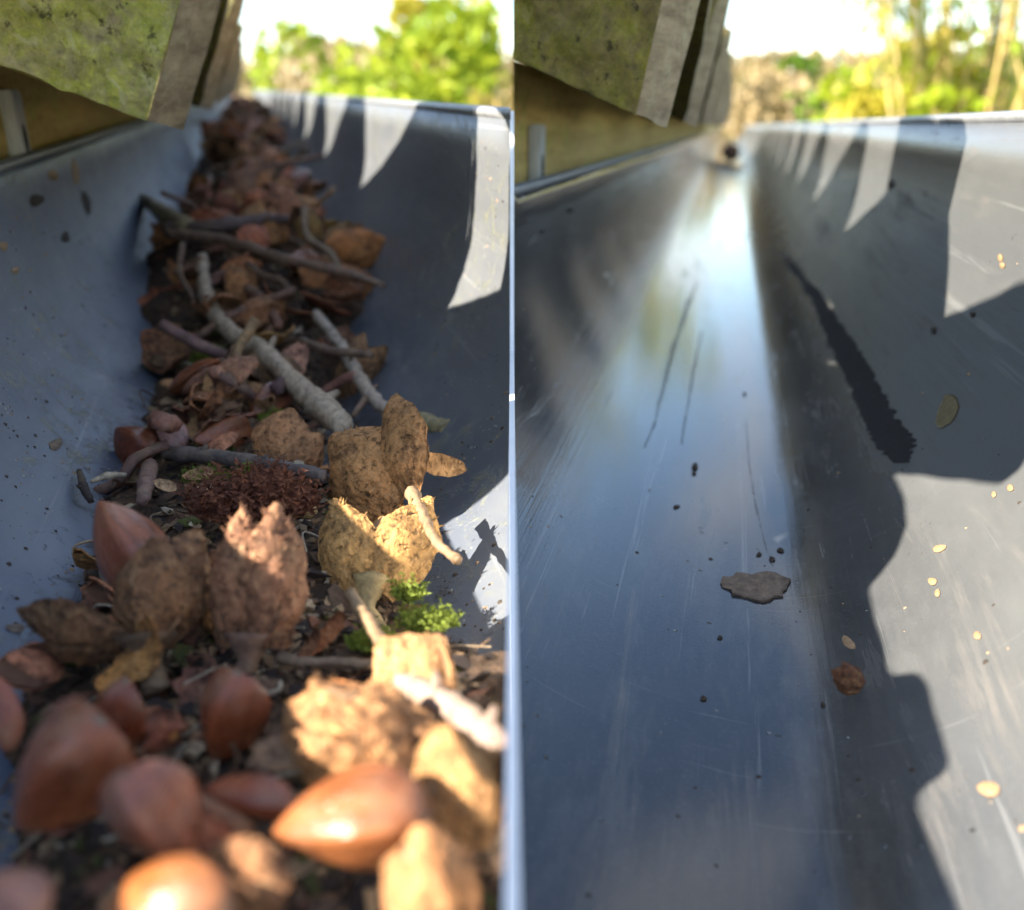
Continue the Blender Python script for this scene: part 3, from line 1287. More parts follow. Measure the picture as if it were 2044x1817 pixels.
def husk(px, py, b, hpx, wpx, roll, label, color, specs, stalk=None, tilt=-15, yaw=0, seed=0, group='beech husks in the gutter litter', fr=FL, **kw):
    """base of the husk at picture point px,py"""
    p, k = PXM(px, py, b, fr)
    root = empty('beech_husk', Matrix.Translation(p) @ R_im(tilt, yaw, roll))
    vparts(root, specs, hpx * k, wpx * k, color, seed, **kw)
    if stalk:
        ln, r, bend = stalk
        pts = spline([Vector((0, hpx * k * .10, 0)), Vector((0, -ln * k * .35, 0)), Vector((bend[0] * k * .5, -ln * k * .7, bend[1] * k * .5)), Vector((bend[0] * k, -ln * k, bend[1] * k))], 14)
        rad = [r * k * (1 + 1.6 * max(0, 1 - i / 4.5) ** 1.6) for i in range(14)]
        rad[-1] *= 1.12
        link('stalk', stalk_mesh(pts, rad, seed), M_BARK, root, None, [x * 1.15 for x in color])
    tag(root, label, 'husk', group)
    return root


def twig(pts, label, color, seed=0, group='twigs in the gutter litter', fr=FL, knots=.35, name='twig', seg=10, n=None, side=()):
    """pts: (px, py, b, radius in px)"""
    P, Rr = [], []
    for (x, y, b, r) in pts:
        p, k = PXM(x, y, b, fr)
        P.append(p)
        Rr.append(r * k)
    n = n or max(10, 9 * len(pts))
    C = spline(P, n)
    m = len(pts) - 1
    rad = []
    for i in range(n):
        f = i / (n - 1) * m
        q = min(int(f), m - 1)
        r = Rr[q] + (Rr[q + 1] - Rr[q]) * (f - q)
        r *= 1 + knots * max(0, noise.noise(Vector((i * .45, seed * 3.3, 0)))) ** 1.5
        rad.append(r)
    c0 = C[0].copy()
    root = empty(name, Matrix.Translation(c0))
    C = [p - c0 + Vector((noise.noise(Vector((i * .4, seed, 0))), noise.noise(Vector((i * .4, seed, 5))), 0)) * Rr[0] * .35 for i, p in enumerate(C)]
    vs, fs = tube(C, rad, seg, wob=.3, seed=seed)
    link('stem', pydata('stem', vs, fs), M_BARK, root, None, color)
    rnd = random.Random(seed + 99)
    for f in side:
        i = int(f * (n - 1))
        p = C[i]
        d = (Vector((rnd.uniform(-1, 1), rnd.uniform(-1, 1), rnd.uniform(.2, 1)))).normalized()
        r = rad[i]
        v2, f2 = tube([p, p + d * r * 1.3, p + d * r * 1.9 + Vector((0, 0, r * .2))], [r * .55, r * .45, r * .2], 7, wob=.3, seed=seed)
        link('bud', pydata('bud', v2, f2), M_BARK, root, None, [x * .7 for x in color])
    tag(root, label, 'twig', group)
    return root


def flake_mesh(w, h, seed, thick=.04, curl=.3, jag=.16):
    rnd = random.Random(seed)
    n, rings = 22, 6
    vs = []
    ph = [rnd.uniform(0, 6.28) for _ in range(4)]

    def z(x, y):
        return curl * w * ((x / w) ** 2 * 1.6 - .2) + .05 * w * noise.noise(Vector((x / w * 4, y / w * 4, seed)))
    for q in range(rings):
        f = (q + 1) / rings
        for j in range(n):
            a = 2 * PI * j / n
            r = 1 + jag * (math.sin(2 * a + ph[0]) * .6 + math.sin(3 * a + ph[1]) * .5 + math.sin(7 * a + ph[2]) * .3 + math.sin(11 * a + ph[3]) * .25)
            x, y = math.cos(a) * r * f * w * .5, math.sin(a) * r * f * h * .5
            vs.append(Vector((x, y, z(x, y))))
    vs.append(Vector((0, 0, z(0, 0))))
    c = len(vs) - 1
    fs = grid_faces(rings, n, 0, True)
    for j in range(n):
        fs.append((c, (j + 1) % n, j))
    m = len(vs)
    t = thick * min(w, h)
    vs += [v - Vector((0, 0, t)) for v in vs]
    fs += [tuple(m + i for i in reversed(f)) for f in fs[:]]
    for j in range(n):
        a, b = (rings - 1) * n + j, (rings - 1) * n + (j + 1) % n
        fs.append((b, a, m + a, m + b))
    return pydata('flake', vs, fs)


def flake(px, py, b, wpx, hpx, roll, label, color, tilt=-35, yaw=0, seed=0, name='bark_flake', cat='flake', group='flat flakes in the gutter litter', fr=FL, mat=None, curl=.3, jag=.16, thick=.05):
    p, k = PXM(px, py, b, fr)
    o = link(name, flake_mesh(wpx * k, hpx * k, seed, thick, curl, jag), mat or M_HUSK, None, Matrix.Translation(p) @ R_im(tilt, yaw, roll), color)
    tag(o, label, cat, group)
    return o


def tuft(px, py, b, wpx, hpx, count, mat, label, name, seed, blade=.10, fr=FL, cat='moss', group='moss tufts in the gutter litter'):
    rnd = random.Random(seed)
    p, k = PXM(px, py, b, fr)
    vs, fs = [], []
    W, H = wpx * k * .5, hpx * k
    for _ in range(count):
        a = rnd.uniform(0, 6.28)
        r = math.sqrt(rnd.random())
        base = Vector((math.cos(a) * r * W, math.sin(a) * r * W * .5, -H * .15))
        hgt = H * (1 - .55 * r * r) * rnd.uniform(.55, 1.1)
        lean = Vector((math.cos(a) * r * .6 + rnd.gauss(0, .35), math.sin(a) * r * .5 + rnd.gauss(0, .35), 1)).normalized()
        for q in range(7):
            f = (q + 1) / 7
            c = base + lean * hgt * f
            d = Vector((rnd.gauss(0, 1), rnd.gauss(0, 1), rnd.uniform(-.1, .9))).normalized()
            s = blade * H * rnd.uniform(.7, 1.3)
            t = d.orthogonal().normalized() * s * .22
            i0 = len(vs)
            vs += [c - t, c + t, c + d * s]
            fs.append((i0, i0 + 1, i0 + 2))
    o = link(name, pydata(name, vs, fs, False), mat, None, Matrix.Translation(p))
    tag(o, label, cat, group)
    return o


TAN, DKB, MID, ORG, PINK, YEL = (.34, .215, .115), (.10, .06, .04), (.19, .11, .065), (.36, .17, .06), (.30, .17, .13), (.42, .30, .13)

# ---- near husks
husk(497, 1292, -7.2, 292, 150, -3, 'closed brown husk with two pointed lobes and a thick stalk, centre of the litter', (.235, .14, .095),
     [(28, 2, 5, 1.0, .33), (-26, 1, -5, .96, -.33), (150, 2, 4, .62, .15), (-150, 2, -4, .62, -.15)], (75, 22, (-12, -5)), -8, 0, 3, spikes=70, point=.9, cup=1.1, thick=.03)
husk(295, 1290, -7.1, 225, 190, 8, 'open dark husk holding a chestnut brown nut, left side of the litter', (.17, .105, .062),
     [(15, 14, -4, .95, .10), (75, 12, -16, 1.1, .15), (-75, 62, 22, 1.05, -.2), (-115, 78, -5, .95, -.25), (170, 10, 0, .9, .05)], (95, 26, (20, 10)), -14, 0, 23, spikes=30, cup=.9, point=.5)
nut(252, 1085, -6.0, 215, 135, 38, 'chestnut brown nut poking out of the open dark husk on the left', (.27, .08, .033), -12, 20, 2)
husk(738, 1182, -7.9, 262, 150, -2, 'pale ochre husk with two spread lobes, sunlit, right of the closed one', YEL,
     [(16, 6, -17, 1.0, .12), (-22, 8, 20, .92, -.12), (178, 6, 0, .8, 0)], (105, 15, (55, -10)), -42, 4, 41, spikes=30, cup=.7, point=.6)
husk(800, 1005, -7.8, 250, 215, 42, 'broad curled tan husk half in sun with a long bent stalk', (.40, .25, .12),
     [(5, 4, 6, 1.0, 0), (-30, -14, -26, .95, .05)], None, -36, -10, 57, spikes=8, cup=.8, point=.25, thick=.04)
twig([(822, 985, -7.1, 16), (848, 1035, -7.1, 10), (868, 1078, -7.0, 9), (905, 1112, -6.9, 9), (914, 1117, -6.9, 11)], 'long bent husk stalk casting a dark shadow on the sunlit gutter wall', TAN, 4, knots=.1, name='husk_stalk')
husk(885, 1400, -7.0, 185, 185, 55, 'spiny tan husk lying against the sunlit wall at the right', (.40, .27, .15),
     [(10, 6, 0, 1.0, 0), (180, 6, 0, .9, 0)], None, -25, 0, 67, spikes=60, cup=.75, point=.35)
husk(845, 1545, -6.6, 330, 260, 72, 'large lumpy brown and ochre husk in the foreground', (.37, .23, .12),
     [(15, 5, 5, 1.0, .05), (-60, 8, -8, .95, -.1), (100, 8, 8, .9, .1)], None, -25, 0, 81, spikes=46, cup=1.0, point=.4, rough=2.2)
husk(760, 1420, -6.6, 215, 90, 86, 'orange frilled husk rim along the top of the large lumpy husk', ORG,
     [(0, -18, 0, 1.0, 0)], None, -15, 0, 83, spikes=24, cup=.5, point=.2)
husk(955, 1690, -6.4, 245, 215, 12, 'sunlit rough husk at the right edge of the foreground', (.42, .28, .14),
     [(20, 6, 6, 1.0, -.05), (-40, 6, -4, 1.0, -.1), (180, 5, 0, .9, -.1)], None, -20, -10, 91, spikes=40, cup=1.0, point=.3, rough=1.9)
husk(880, 1880, -6.2, 220, 210, 8, 'blurred sunlit husk in the bottom right of the litter', (.42, .25, .13),
     [(10, 6, 6, 1.0, .0), (-60, 6, -4, .9, -.1), (180, 5, 0, .9, -.1)], None, -25, 0, 97, spikes=30, cup=1.0, point=.3, rough=1.9)
husk(560, 1800, -6.1, 190, 150, 60, 'dark blurred husk between the nuts at the bottom of the litter', (.24, .14, .08),
     [(10, 6, 6, 1.0, .0), (-70, 10, -4, .9, -.1)], None, -30, 0, 103, spikes=20, cup=.9, point=.3, rough=1.6)
husk(545, 930, -8.2, 125, 135, -14, 'small pinkish tan husk with a green moss smear, behind the closed husk', (.38, .23, .13),
     [(0, 4, 0, 1.0, 0), (50, 12, -20, .8, .25)], None, -20, 0, 107, spikes=4, cup=.8, point=.7, rough=.7)
# ---- far husks
husk(655, 500, -6.3, 145, 95, -78, 'orange brown curled husk on the heap at the right, out of focus', ORG,
     [(0, 0, 0, 1.0, 0)], None, -30, 0, 111, spikes=12, cup=.9, point=.3)
husk(600, 560, -6.8, 190, 95, -84, 'brown husk lobe lying under the orange curled one', (.30, .16, .08),
     [(0, 0, 0, 1.0, 0)], None, -40, 0, 113, spikes=8, cup=.8, point=.4)
husk(560, 470, -6.2, 110, 90, 5, 'dull pink brown husk left of the orange one', (.24, .13, .10), [(0, 6, 0, 1, 0), (50, 8, -6, .9, .1)], None, -10, 0, 117, spikes=6, cup=.9)
husk(700, 660, -7.8, 130, 90, 140, 'dark greyish husk resting against the right wall', (.2, .12, .09), [(0, 6, 0, 1, 0)], None, -20, 20, 119, spikes=6, cup=.8)

# ---- near nuts
nut(120, 1550, -6.0, 325, 225, 142, 'largest chestnut brown nut with a white fleck, lower left', (.25, .07, .027), -14, 8, 5)
nut(235, 1440, -6.6, 190, 120, 162, 'smaller shiny nut tucked behind the largest one', (.2, .05, .02), -18, 40, 6)
nut(312, 1640, -6.0, 270, 175, 205, 'pinkish brown nut with a bluish sheen right of the largest one', (.27, .09, .05), -22, -8, 7)
nut(452, 1435, -6.8, 215, 145, 163, 'upright chestnut nut below the closed husk', (.24, .066, .027), -16, 14, 8)
nut(495, 1592, -6.3, 190, 85, 84, 'half buried dark red nut left of the sunlit orange one', (.27, .06, .022), -10, 0, 9)
nut(700, 1645, -5.9, 330, 200, 100, 'large sunlit orange brown nut at the bottom centre', (.34, .115, .038), -10, 8, 10)
nut(330, 1815, -5.5, 300, 175, 98, 'blurred orange brown nut at the bottom edge', (.36, .12, .03), -15, 0, 12)
nut(6, 1425, -6.6, 150, 62, 14, 'narrow reddish nut against the left wall', (.25, .065, .028), -10, 0, 13)
nut(25, 1800, -5.5, 150, 125, 60, 'blurred pinkish nut in the bottom left corner', (.33, .14, .09), -10, 0, 14)
nut(268, 882, -7.9, 112, 92, 62, 'dark glossy half of a split nut by the left wall', (.20, .05, .02), -20, 30, 16)
nut(338, 868, -7.8, 92, 66, 40, 'pink pale half of a split nut beside the dark glossy half', (.50, .26, .21), -20, -20, 17)

# ---- twigs
PALE = (.58, .45, .31)
twig([(403, 515, -6.2, 12), (412, 590, -6.9, 15), (452, 655, -7.3, 17), (520, 700, -7.5, 19), (600, 775, -7.6, 22), (645, 815, -7.7, 27), (690, 858, -7.8, 22)], 'thick pale twig running diagonally down the middle of the litter', PALE, 1, side=(.35, .52, .8))
twig([(632, 628, -7.2, 11), (680, 690, -7.6, 12), (718, 755, -7.9, 14), (755, 805, -8.0, 14), (805, 832, -8.0, 14)], 'slimmer pale twig to the right of the thick one', (.56, .46, .36), 2, side=(.4,))
twig([(800, 830, -8.0, 15), (845, 845, -8.0, 21), (898, 858, -7.8, 17)], 'lichen crusted twig end lying against the right wall', (.34, .29, .15), 3, knots=1.2, side=())
twig([(600, 678, -7.4, 6), (660, 700, -7.4, 9), (742, 708, -7.2, 8)], 'thin brown twig crossing the slimmer pale one', (.2, .13, .09), 5)
twig([(335, 905, -7.9, 15), (430, 912, -7.7, 16), (540, 930, -7.5, 15), (650, 950, -7.5, 13)], 'dark grey twig lying across behind the closed husk', (.15, .12, .11), 6, side=(.25, .6))
twig([(335, 465, -5.7, 9), (450, 480, -5.7, 11), (560, 515, -5.9, 10), (690, 545, -6.1, 9), (765, 570, -6.2, 5)], 'long brown twig lying across the blurred heap', (.3, .19, .13), 7)
twig([(330, 455, -5.6, 10), (430, 452, -5.4, 14), (540, 438, -5.3, 12), (600, 445, -5.4, 8)], 'dark twig just above the long brown one on the heap', (.17, .12, .11), 8)
twig([(283, 395, -5.6, 10), (330, 430, -5.5, 17), (375, 455, -5.5, 20)], 'stubby ochre twig sticking out at the left of the heap', (.36, .28, .15), 9)
twig([(430, 560, -6.8, 9), (500, 580, -6.8, 11), (560, 650, -7.2, 9)], 'reddish brown twig beside the top of the thick pale twig', (.24, .12, .08), 10)
twig([(698, 1185, -7.0, 13), (735, 1240, -7.0, 14), (770, 1300, -7.0, 14), (802, 1355, -7.0, 12)], 'straight tan stem in front of the ochre husk', (.36, .23, .12), 11, knots=.1)
twig([(560, 1312, -7.4, 14), (600, 1322, -7.3, 10), (680, 1322, -7.3, 9), (770, 1330, -7.3, 10)], 'thin horizontal stem right of the closed husk stalk', (.26, .17, .11), 12, knots=.15)
twig([(800, 1362, -6.7, 22), (850, 1385, -6.6, 26), (915, 1425, -6.4, 30), (985, 1480, -6.2, 28), (1004, 1500, -6.2, 26)], 'thick pinkish twig at the right above the rough sunlit husk', (.44, .31, .24), 13, side=(.35, .7))
twig([(815, 1372, -7.0, 10), (850, 1430, -6.9, 14), (890, 1485, -6.8, 14)], 'dark stem under the thick pinkish twig', (.16, .09, .06), 14)
twig([(158, 940, -7.6, 5), (168, 975, -7.7, 9), (182, 1000, -7.8, 6)], 'tiny black forked bit standing by the left wall', (.04, .03, .028), 15, side=(.5, .7))
twig([(182, 962, -7.6, 4), (215, 950, -7.6, 8), (252, 948, -7.7, 4)], 'pale splinter beside the tiny black forked bit', (.5, .4, .27), 16)
twig([(300, 930, -7.8, 15), (292, 965, -7.6, 17), (285, 1000, -7.4, 10)], 'short pinkish stem above the open dark husk', (.26, .15, .12), 17)
twig([(705, 830, -8.0, 5), (735, 790, -8.0, 8), (752, 770, -7.9, 4)], 'small brown stem between the pale twigs', (.24, .15, .1), 18)

# ---- flakes, chips, bud scales
flake(440, 772, -8.0, 225, 36, -4, 'long pale wood splinter lying across the mould', (.45, .31, .2), -10, 0, 1, 'wood_splinter', 'splinter', curl=.05, jag=.1)
flake(500, 797, -8.0, 140, 20, -4, 'thin orange splinter just below the long pale one', (.34, .2, .1), -10, 0, 2, 'wood_splinter', 'splinter', curl=.05, jag=.1)
flake(343, 672, -7.9, 50, 60, 10, 'small pale pink chip near the left wall', (.5, .32, .24), -10, 0, 3)
flake(882, 928, -7.2, 92, 48, -12, 'flat square tan chip beside the curled husk', (.48, .33, .17), -5, 10, 4, curl=.1, jag=.1)
flake(328, 1466, -6.9, 62, 24, 0, 'little bright orange chip among the nuts', (.5, .28, .1), -10, 0, 5, curl=.2, jag=.08)
flake(655, 1262, -7.3, 112, 34, 52, 'pointed reddish bud scale leaning right of the closed husk', (.34, .15, .07), -10, 0, 6, 'bud_scale', 'bud scale', curl=.5, jag=.08)
flake(620, 1285, -7.4, 70, 26, 60, 'small brown bud scale beside the pointed reddish one', (.2, .1, .06), -10, 0, 7, 'bud_scale', 'bud scale', curl=.5, jag=.08)
flake(268, 1310, -7.0, 140, 95, 60, 'torn ochre leaf scrap below the open dark husk', (.34, .2, .07), -20, 10, 8, 'leaf_scrap', 'leaf scrap', curl=.5, jag=.25)
flake(410, 1370, -7.4, 120, 80, 20, 'purplish frayed scrap between the nuts and the closed husk', (.14, .075, .07), -30, 10, 9, 'leaf_scrap', 'leaf scrap', curl=.4, jag=.4)
flake(470, 1275, -7.6, 80, 40, 10, 'dull grey scrap beside the closed husk stalk', (.16, .13, .11), -20, 10, 10, 'leaf_scrap', 'leaf scrap', curl=.4, jag=.3)
flake(415, 975, -7.6, 42, 26, -10, 'tiny off white chip in front of the dark grey twig', (.62, .55, .46), -20, 0, 11, curl=.1, jag=.1)
flake(330, 968, -7.6, 50, 24, -14, 'pale cream chip left of the rusty moss', (.52, .42, .3), -20, 0, 12, curl=.1, jag=.1)
flake(398, 945, -7.8, 60, 30, 10, 'pale brown chip behind the rusty moss', (.4, .28, .18), -20, 0, 13, curl=.1, jag=.1)
flake(470, 810, -8.1, 90, 40, -14, 'crumpled pale leaf scrap below the wood splinters', (.42, .32, .22), -20, 0, 14, 'leaf_scrap', 'leaf scrap', curl=.3, jag=.3)
flake(590, 715, -7.8, 60, 70, 20, 'pale pink scrap behind the thick pale twig', (.5, .33, .3), -20, 0, 15, 'leaf_scrap', 'leaf scrap', curl=.3)
flake(320, 600, -7.4, 90, 80, 30, 'rusty red scrap at the left edge of the litter', (.3, .12, .08), -20, 0, 16, 'leaf_scrap', 'leaf scrap', curl=.5, jag=.3)
flake(395, 1250, -7.6, 60, 40, 30, 'dark scrap wedged between the open husk and the closed one', (.1, .06, .04), -20, 0, 17, 'leaf_scrap', 'leaf scrap', curl=.4, jag=.3)
flake(590, 1490, -6.7, 140, 110, 10, 'greyish torn scrap on the left end of the large lumpy husk', (.22, .18, .16), -20, 0, 18, 'leaf_scrap', 'leaf scrap', curl=.4, jag=.25)
flake(250, 1590, -6.6, 60, 24, -30, 'thin pale splinter between the largest nut and the pinkish one', (.4, .3, .22), -20, 0, 19, 'wood_splinter', 'splinter', curl=.1)

# ---- moss
tuft(505, 1010, -7.2, 235, 105, 520, M_MOSS_R, 'rusty brown moss tuft behind the closed husk', 'moss_tuft', 1, .14)
tuft(540, 960, -7.1, 60, 60, 120, M_MOSS_R, 'small rusty moss spire on top of the larger rusty tuft', 'moss_tuft', 2, .18)
tuft(745, 1285, -7.5, 90, 48, 150, M_MOSS_G, 'bright green moss tuft below the ochre husk', 'moss_tuft', 3, .22)
tuft(850, 1245, -7.6, 110, 55, 170, M_MOSS_G, 'green moss tuft against the sunlit wall right of the ochre husk', 'moss_tuft', 4, .2)
tuft(812, 1190, -7.7, 46, 60, 60, M_MOSS_G, 'grey green moss wisp between the ochre husk and the wall', 'moss_tuft', 5, .2)
tuft(415, 955, -8.0, 90, 40, 110, M_MOSS_G, 'dull green moss patch behind the rusty moss', 'moss_tuft', 6, .2)
tuft(493, 942, -7.2, 24, 26, 40, M_MOSS_G, 'tiny bright green moss sprig beside the rusty spire', 'moss_tuft', 7, .3)
tuft(555, 838, -8.1, 60, 34, 70, M_MOSS_G, 'small green moss patch near the end of the thick pale twig', 'moss_tuft', 8, .2)
tuft(430, 720, -8.1, 100, 40, 110, M_MOSS_G, 'dark olive moss patch above the long wood splinter', 'moss_tuft', 9, .2)

# ---- unnamed filler litter farther along, each piece its own object
rndl = random.Random(31)


def filler(count, s0, s1, where, hump=.35):
    for i in range(count):
        f = (i + rndl.random()) / count
        s = s0 * (s1 / s0) ** f
        a = rndl.uniform(-3.9, 3.6)
        if s < 36:
            a = rndl.choice([rndl.uniform(-3.6, -1.2), rndl.uniform(-2, 3)])
        b = soil_b(a, s) + rndl.uniform(.1, hump + .5)
        p = FL.W(a, s, b)
        if p.x > -.012 or (s < 24 and a > 1.6):
            continue
        rot = (FL.M.to_3x3() @ Matrix.Rotation(rndl.uniform(0, 6.28), 3, 'Z') @ Matrix.Rotation(rndl.uniform(-.9, .9), 3, 'X') @ Matrix.Rotation(rndl.uniform(-.7, .7), 3, 'Y')).to_4x4()
        M = Matrix.Translation(p) @ rot
        kind = rndl.choices(['husk', 'flake', 'nut', 'twig'], [4, 3, .7, 2])[0]
        base = rndl.choice([(.26, .14, .08), (.33, .18, .09), (.17, .10, .075), (.36, .24, .14), (.28, .16, .13), (.13, .08, .06)])
        c = [x * rndl.uniform(.8, 1.2) for x in base]
        lum = c[0] + c[1]
        hue = 'dark' if lum < .3 else ('tan' if lum > .52 else ('reddish' if c[1] < c[0] * .58 else 'brown'))
        lane = 'on the left' if a < -1.5 else ('on the right' if a > 1.3 else 'in the middle')
        L = rndl.uniform(1.3, 2.3) * CM * (.42 if s < 20 else (1 if s < 60 else 1.7))
        hue = ('small ' if L < .017 * (.42 if s < 20 else (1 if s < 60 else 1.7)) else 'large ') + hue
        if kind == 'husk':
            o = empty('beech_husk', M)
            for q in range(rndl.choice([1, 2, 2, 3])):
                link('valve', valve_mesh(L, L * .8, rndl.randrange(9999), spikes=8, cup=rndl.uniform(.7, 1), point=.6, nv=12, nu=9), [M_HUSK, M_HUSKIN], o,
                     Matrix.Rotation(q * 2.1, 4, 'Y') @ Matrix.Rotation(rndl.uniform(0, .5), 4, 'X'), c)
            tag(o, f'{hue} beech husk piece {lane}, {where}', 'husk', 'husk pieces ' + where)
        elif kind == 'flake':
            o = link('leaf_scrap', flake_mesh(L * 1.1, L * rndl.uniform(.4, .9), rndl.randrange(9999), .05, rndl.uniform(.2, .7), .25), M_HUSK, None, M, c)
            tag(o, f'{hue} curled leaf scrap {lane}, {where}', 'leaf scrap', 'leaf scraps ' + where)
        elif kind == 'nut':
            o = link('beech_nut', nut_mesh(L * .9, L * .5, i), M_NUT, None, M, (.26, .08, .03))
            tag(o, f'chestnut beech nut {lane}, {where}', 'nut', 'nuts ' + where)
        else:
            q = L * rndl.uniform(1.3, 2.4)
            pts = spline([Vector((0, -q * .5, 0)), Vector((q * .06, -q * .1, q * .06)), Vector((-q * .04, q * .2, q * .03)), Vector((q * .05, q * .5, 0))], 12)
            v2, f2 = tube(pts, [rndl.uniform(.001, .0022)] * 12, 7, wob=.4, seed=i)
            o = link('twig', pydata('twig', v2, f2), M_BARK, None, M, [x * 1.2 for x in c])
            tag(o, f'{hue} short twig {lane}, {where}', 'twig', 'short twigs ' + where)


filler(46, 21, 36, 'between the splinters and the blurred heap')
filler(60, 35, 62, 'in the blurred heap', .8)
filler(110, 60, 330, 'in the far blurred litter', 1.4)
filler(34, 7, 20, 'half buried in near mould', .05)


def crumbs():
    """thousands of crumbs of mould, seed coats and bark: one object"""
    rnd = random.Random(8)
    vs, fs, tint = [], [], []
    pal = [(.02, .013, .01), (.045, .028, .018), (.1, .06, .035), (.2, .12, .06), (.3, .2, .11), (.09, .1, .02), (.42, .33, .22), (.16, .07, .04)]
    wts = [5, 5, 4, 2.5, 1.6, 1.2, .8, 1.6]
    n = 0
    while n < 5200:
        s = 5 * (70 / 5) ** rnd.random()
        a = rnd.gauss(-.4, 2.3)
        if abs(a) > 4.8:
            continue
        b = soil_b(a, s) + .03
        p = Vector((a, s, b)) * CM
        if (FL.M @ p).x > -.002:
            continue
        n += 1
        r = rnd.choice([.0004, .0006, .0008, .0012, .0018]) * rnd.uniform(.7, 1.3)
        el = Vector((r * rnd.uniform(.6, 2.4), r * rnd.uniform(.5, 1), r * rnd.uniform(.4, .9)))
        R = Matrix.Rotation(rnd.uniform(0, 6.28), 3, 'Z') @ Matrix.Rotation(rnd.uniform(-.8, .8), 3, 'X')
        o = len(vs)
        for d in ((1, 0, 0), (-1, 0, 0), (0, 1, 0), (0, -1, 0), (0, 0, 1), (0, 0, -1)):
            vs.append(p + R @ Vector((d[0] * el.x * rnd.uniform(.6, 1.2), d[1] * el.y * rnd.uniform(.6, 1.2), d[2] * el.z)))
        for f in ((0, 2, 4), (2, 1, 4), (1, 3, 4), (3, 0, 4), (2, 0, 5), (1, 2, 5), (3, 1, 5), (0, 3, 5)):
            fs.append(tuple(o + i for i in f))
        c = rnd.choices(pal, wts)[0]
        k = rnd.uniform(.7, 1.3)
        tint += [(c[0] * k, c[1] * k, c[2] * k, 1)] * 6
    # larger flat chips of leaf and seed coat lying over the mould
    m = 0
    while m < 1500:
        s = 5 * (60 / 5) ** rnd.random()
        a = rnd.gauss(-.5, 2.0)
        if abs(a) > 4.2 or (10.5 < s < 30 and a > 1.7):
            continue
        p = Vector((a, s, soil_b(a, s) + .05)) * CM
        if (FL.M @ p).x > -.004:
            continue
        m += 1
        r = rnd.uniform(.0012, .0034) * (.8 if s < 12 else 1)
        asp = rnd.uniform(.3, .8)
        R = Matrix.Rotation(rnd.uniform(0, 6.28), 3, 'Z') @ Matrix.Rotation(rnd.gauss(0, .4), 3, 'X') @ Matrix.Rotation(rnd.gauss(0, .35), 3, 'Y')
        o = len(vs)
        cu = rnd.uniform(-.5, .6)
        for j in range(7):
            an = 2 * PI * j / 7
            k = rnd.uniform(.7, 1.2)
            x, y = math.cos(an) * r * k, math.sin(an) * r * asp * k
            vs.append(p + R @ Vector((x, y, cu * y * y / (r * asp))))
        vs.append(p + R @ Vector((0, 0, r * .06)))
        for j in range(7):
            fs.append((o + j, o + (j + 1) % 7, o + 7))
        c = rnd.choices(pal, [1, 2, 3, 4, 3, .8, 1.2, 2])[0]
        k = rnd.uniform(.8, 1.4)
        tint += [(c[0] * k, c[1] * k, c[2] * k, 1)] * 8
    # fine fibres
    for _ in range(170):
        s = 7 * (32 / 7) ** rnd.random()
        a = rnd.gauss(-.2, 2.2)
        p = Vector((a, s, soil_b(a, s) + .12)) * CM
        if abs(a) > 4 or (FL.M @ p).x > -.006:
            continue
        q = rnd.uniform(.004, .013)
        d = Vector((rnd.gauss(0, 1), rnd.gauss(0, 1), rnd.gauss(0, .3))).normalized() * q
        e = Vector((rnd.gauss(0, 1), rnd.gauss(0, 1), abs(rnd.gauss(0, .7)))).normalized() * q * .4
        o = len(vs)
        tube(spline([p - d * .5, p + e, p + d * .5], 8), rnd.uniform(.00012, .0003), 4, vs, fs)
        c = rnd.choice([(.3, .22, .14), (.12, .07, .04), (.4, .34, .25)])
        tint += [(*c, 1)] * (len(vs) - o)
    me = pydata('litter_crumbs', vs, fs, False)
    at = me.color_attributes.new('tint', 'FLOAT_COLOR', 'POINT')
    at.data.foreach_set('color', [x for c in tint for x in c])
    o = link('litter_crumbs', me, M_CRUMB)
    o.matrix_world = FL.M
    tag(o, 'fine crumbs, seed coats and fibres scattered over the leaf mould', 'crumbs', None, 'stuff')


crumbs()


def wall_grit(fr, side, count, mat, label, seed, amin, amax):
    """grit stuck to the trough walls: one object"""
    rnd = random.Random(seed)
    vs, fs = [], []
    n = 0
    while n < count:
        px = rnd.uniform(0, 1020) if side < 0 else rnd.uniform(1030, 2044)
        py = rnd.uniform(260, 1810)
        h = fr.hit(px, py)
        if not h:
            continue
        p, nn = h
        q = fr.abs(p)
        if not (amin <= abs(q.x) <= amax) or abs(p.x) < .001:
            continue
        if noise.noise(p * 60) < rnd.uniform(-.6, .5):
            continue
        n += 1
        r = rnd.choice([.00012, .00018, .00025, .0004]) * rnd.uniform(.7, 1.4)
        x = nn.orthogonal().normalized()
        y = nn.cross(x)
        o = len(vs)
        a0 = rnd.uniform(0, 6)
        for j in range(5):
            a = a0 + j * 1.257
            vs.append(p + (x * math.cos(a) + y * math.sin(a)) * r * rnd.uniform(.7, 1.4))
        vs.append(p + nn * r * .8)
        for j in range(5):
            fs.append((o + j, o + (j + 1) % 5, o + 5))
    o = link('wall_grit', pydata('wall_grit', vs, fs, False), mat)
    tag(o, label, 'grit', None, 'stuff')


wall_grit(FL, -1, 700, M_GRIT, 'dark grit stuck to the walls of the littered gutter', 1, 2.6, 6.6)
wall_grit(FL, -1, 300, M_PALE, 'pale specks stuck to the walls of the littered gutter', 2, 3, 6.6)
wall_grit(FR, 1, 55, M_GRIT, 'dark specks scattered in the clean gutter', 3, 0, 6.6)
wall_grit(FR, 1, 34, M_PALE, 'pale specks stuck to the sunlit wall of the clean gutter', 4, 2.5, 6.6)

# ------------------------------------------------------------------ what is left in the clean gutter


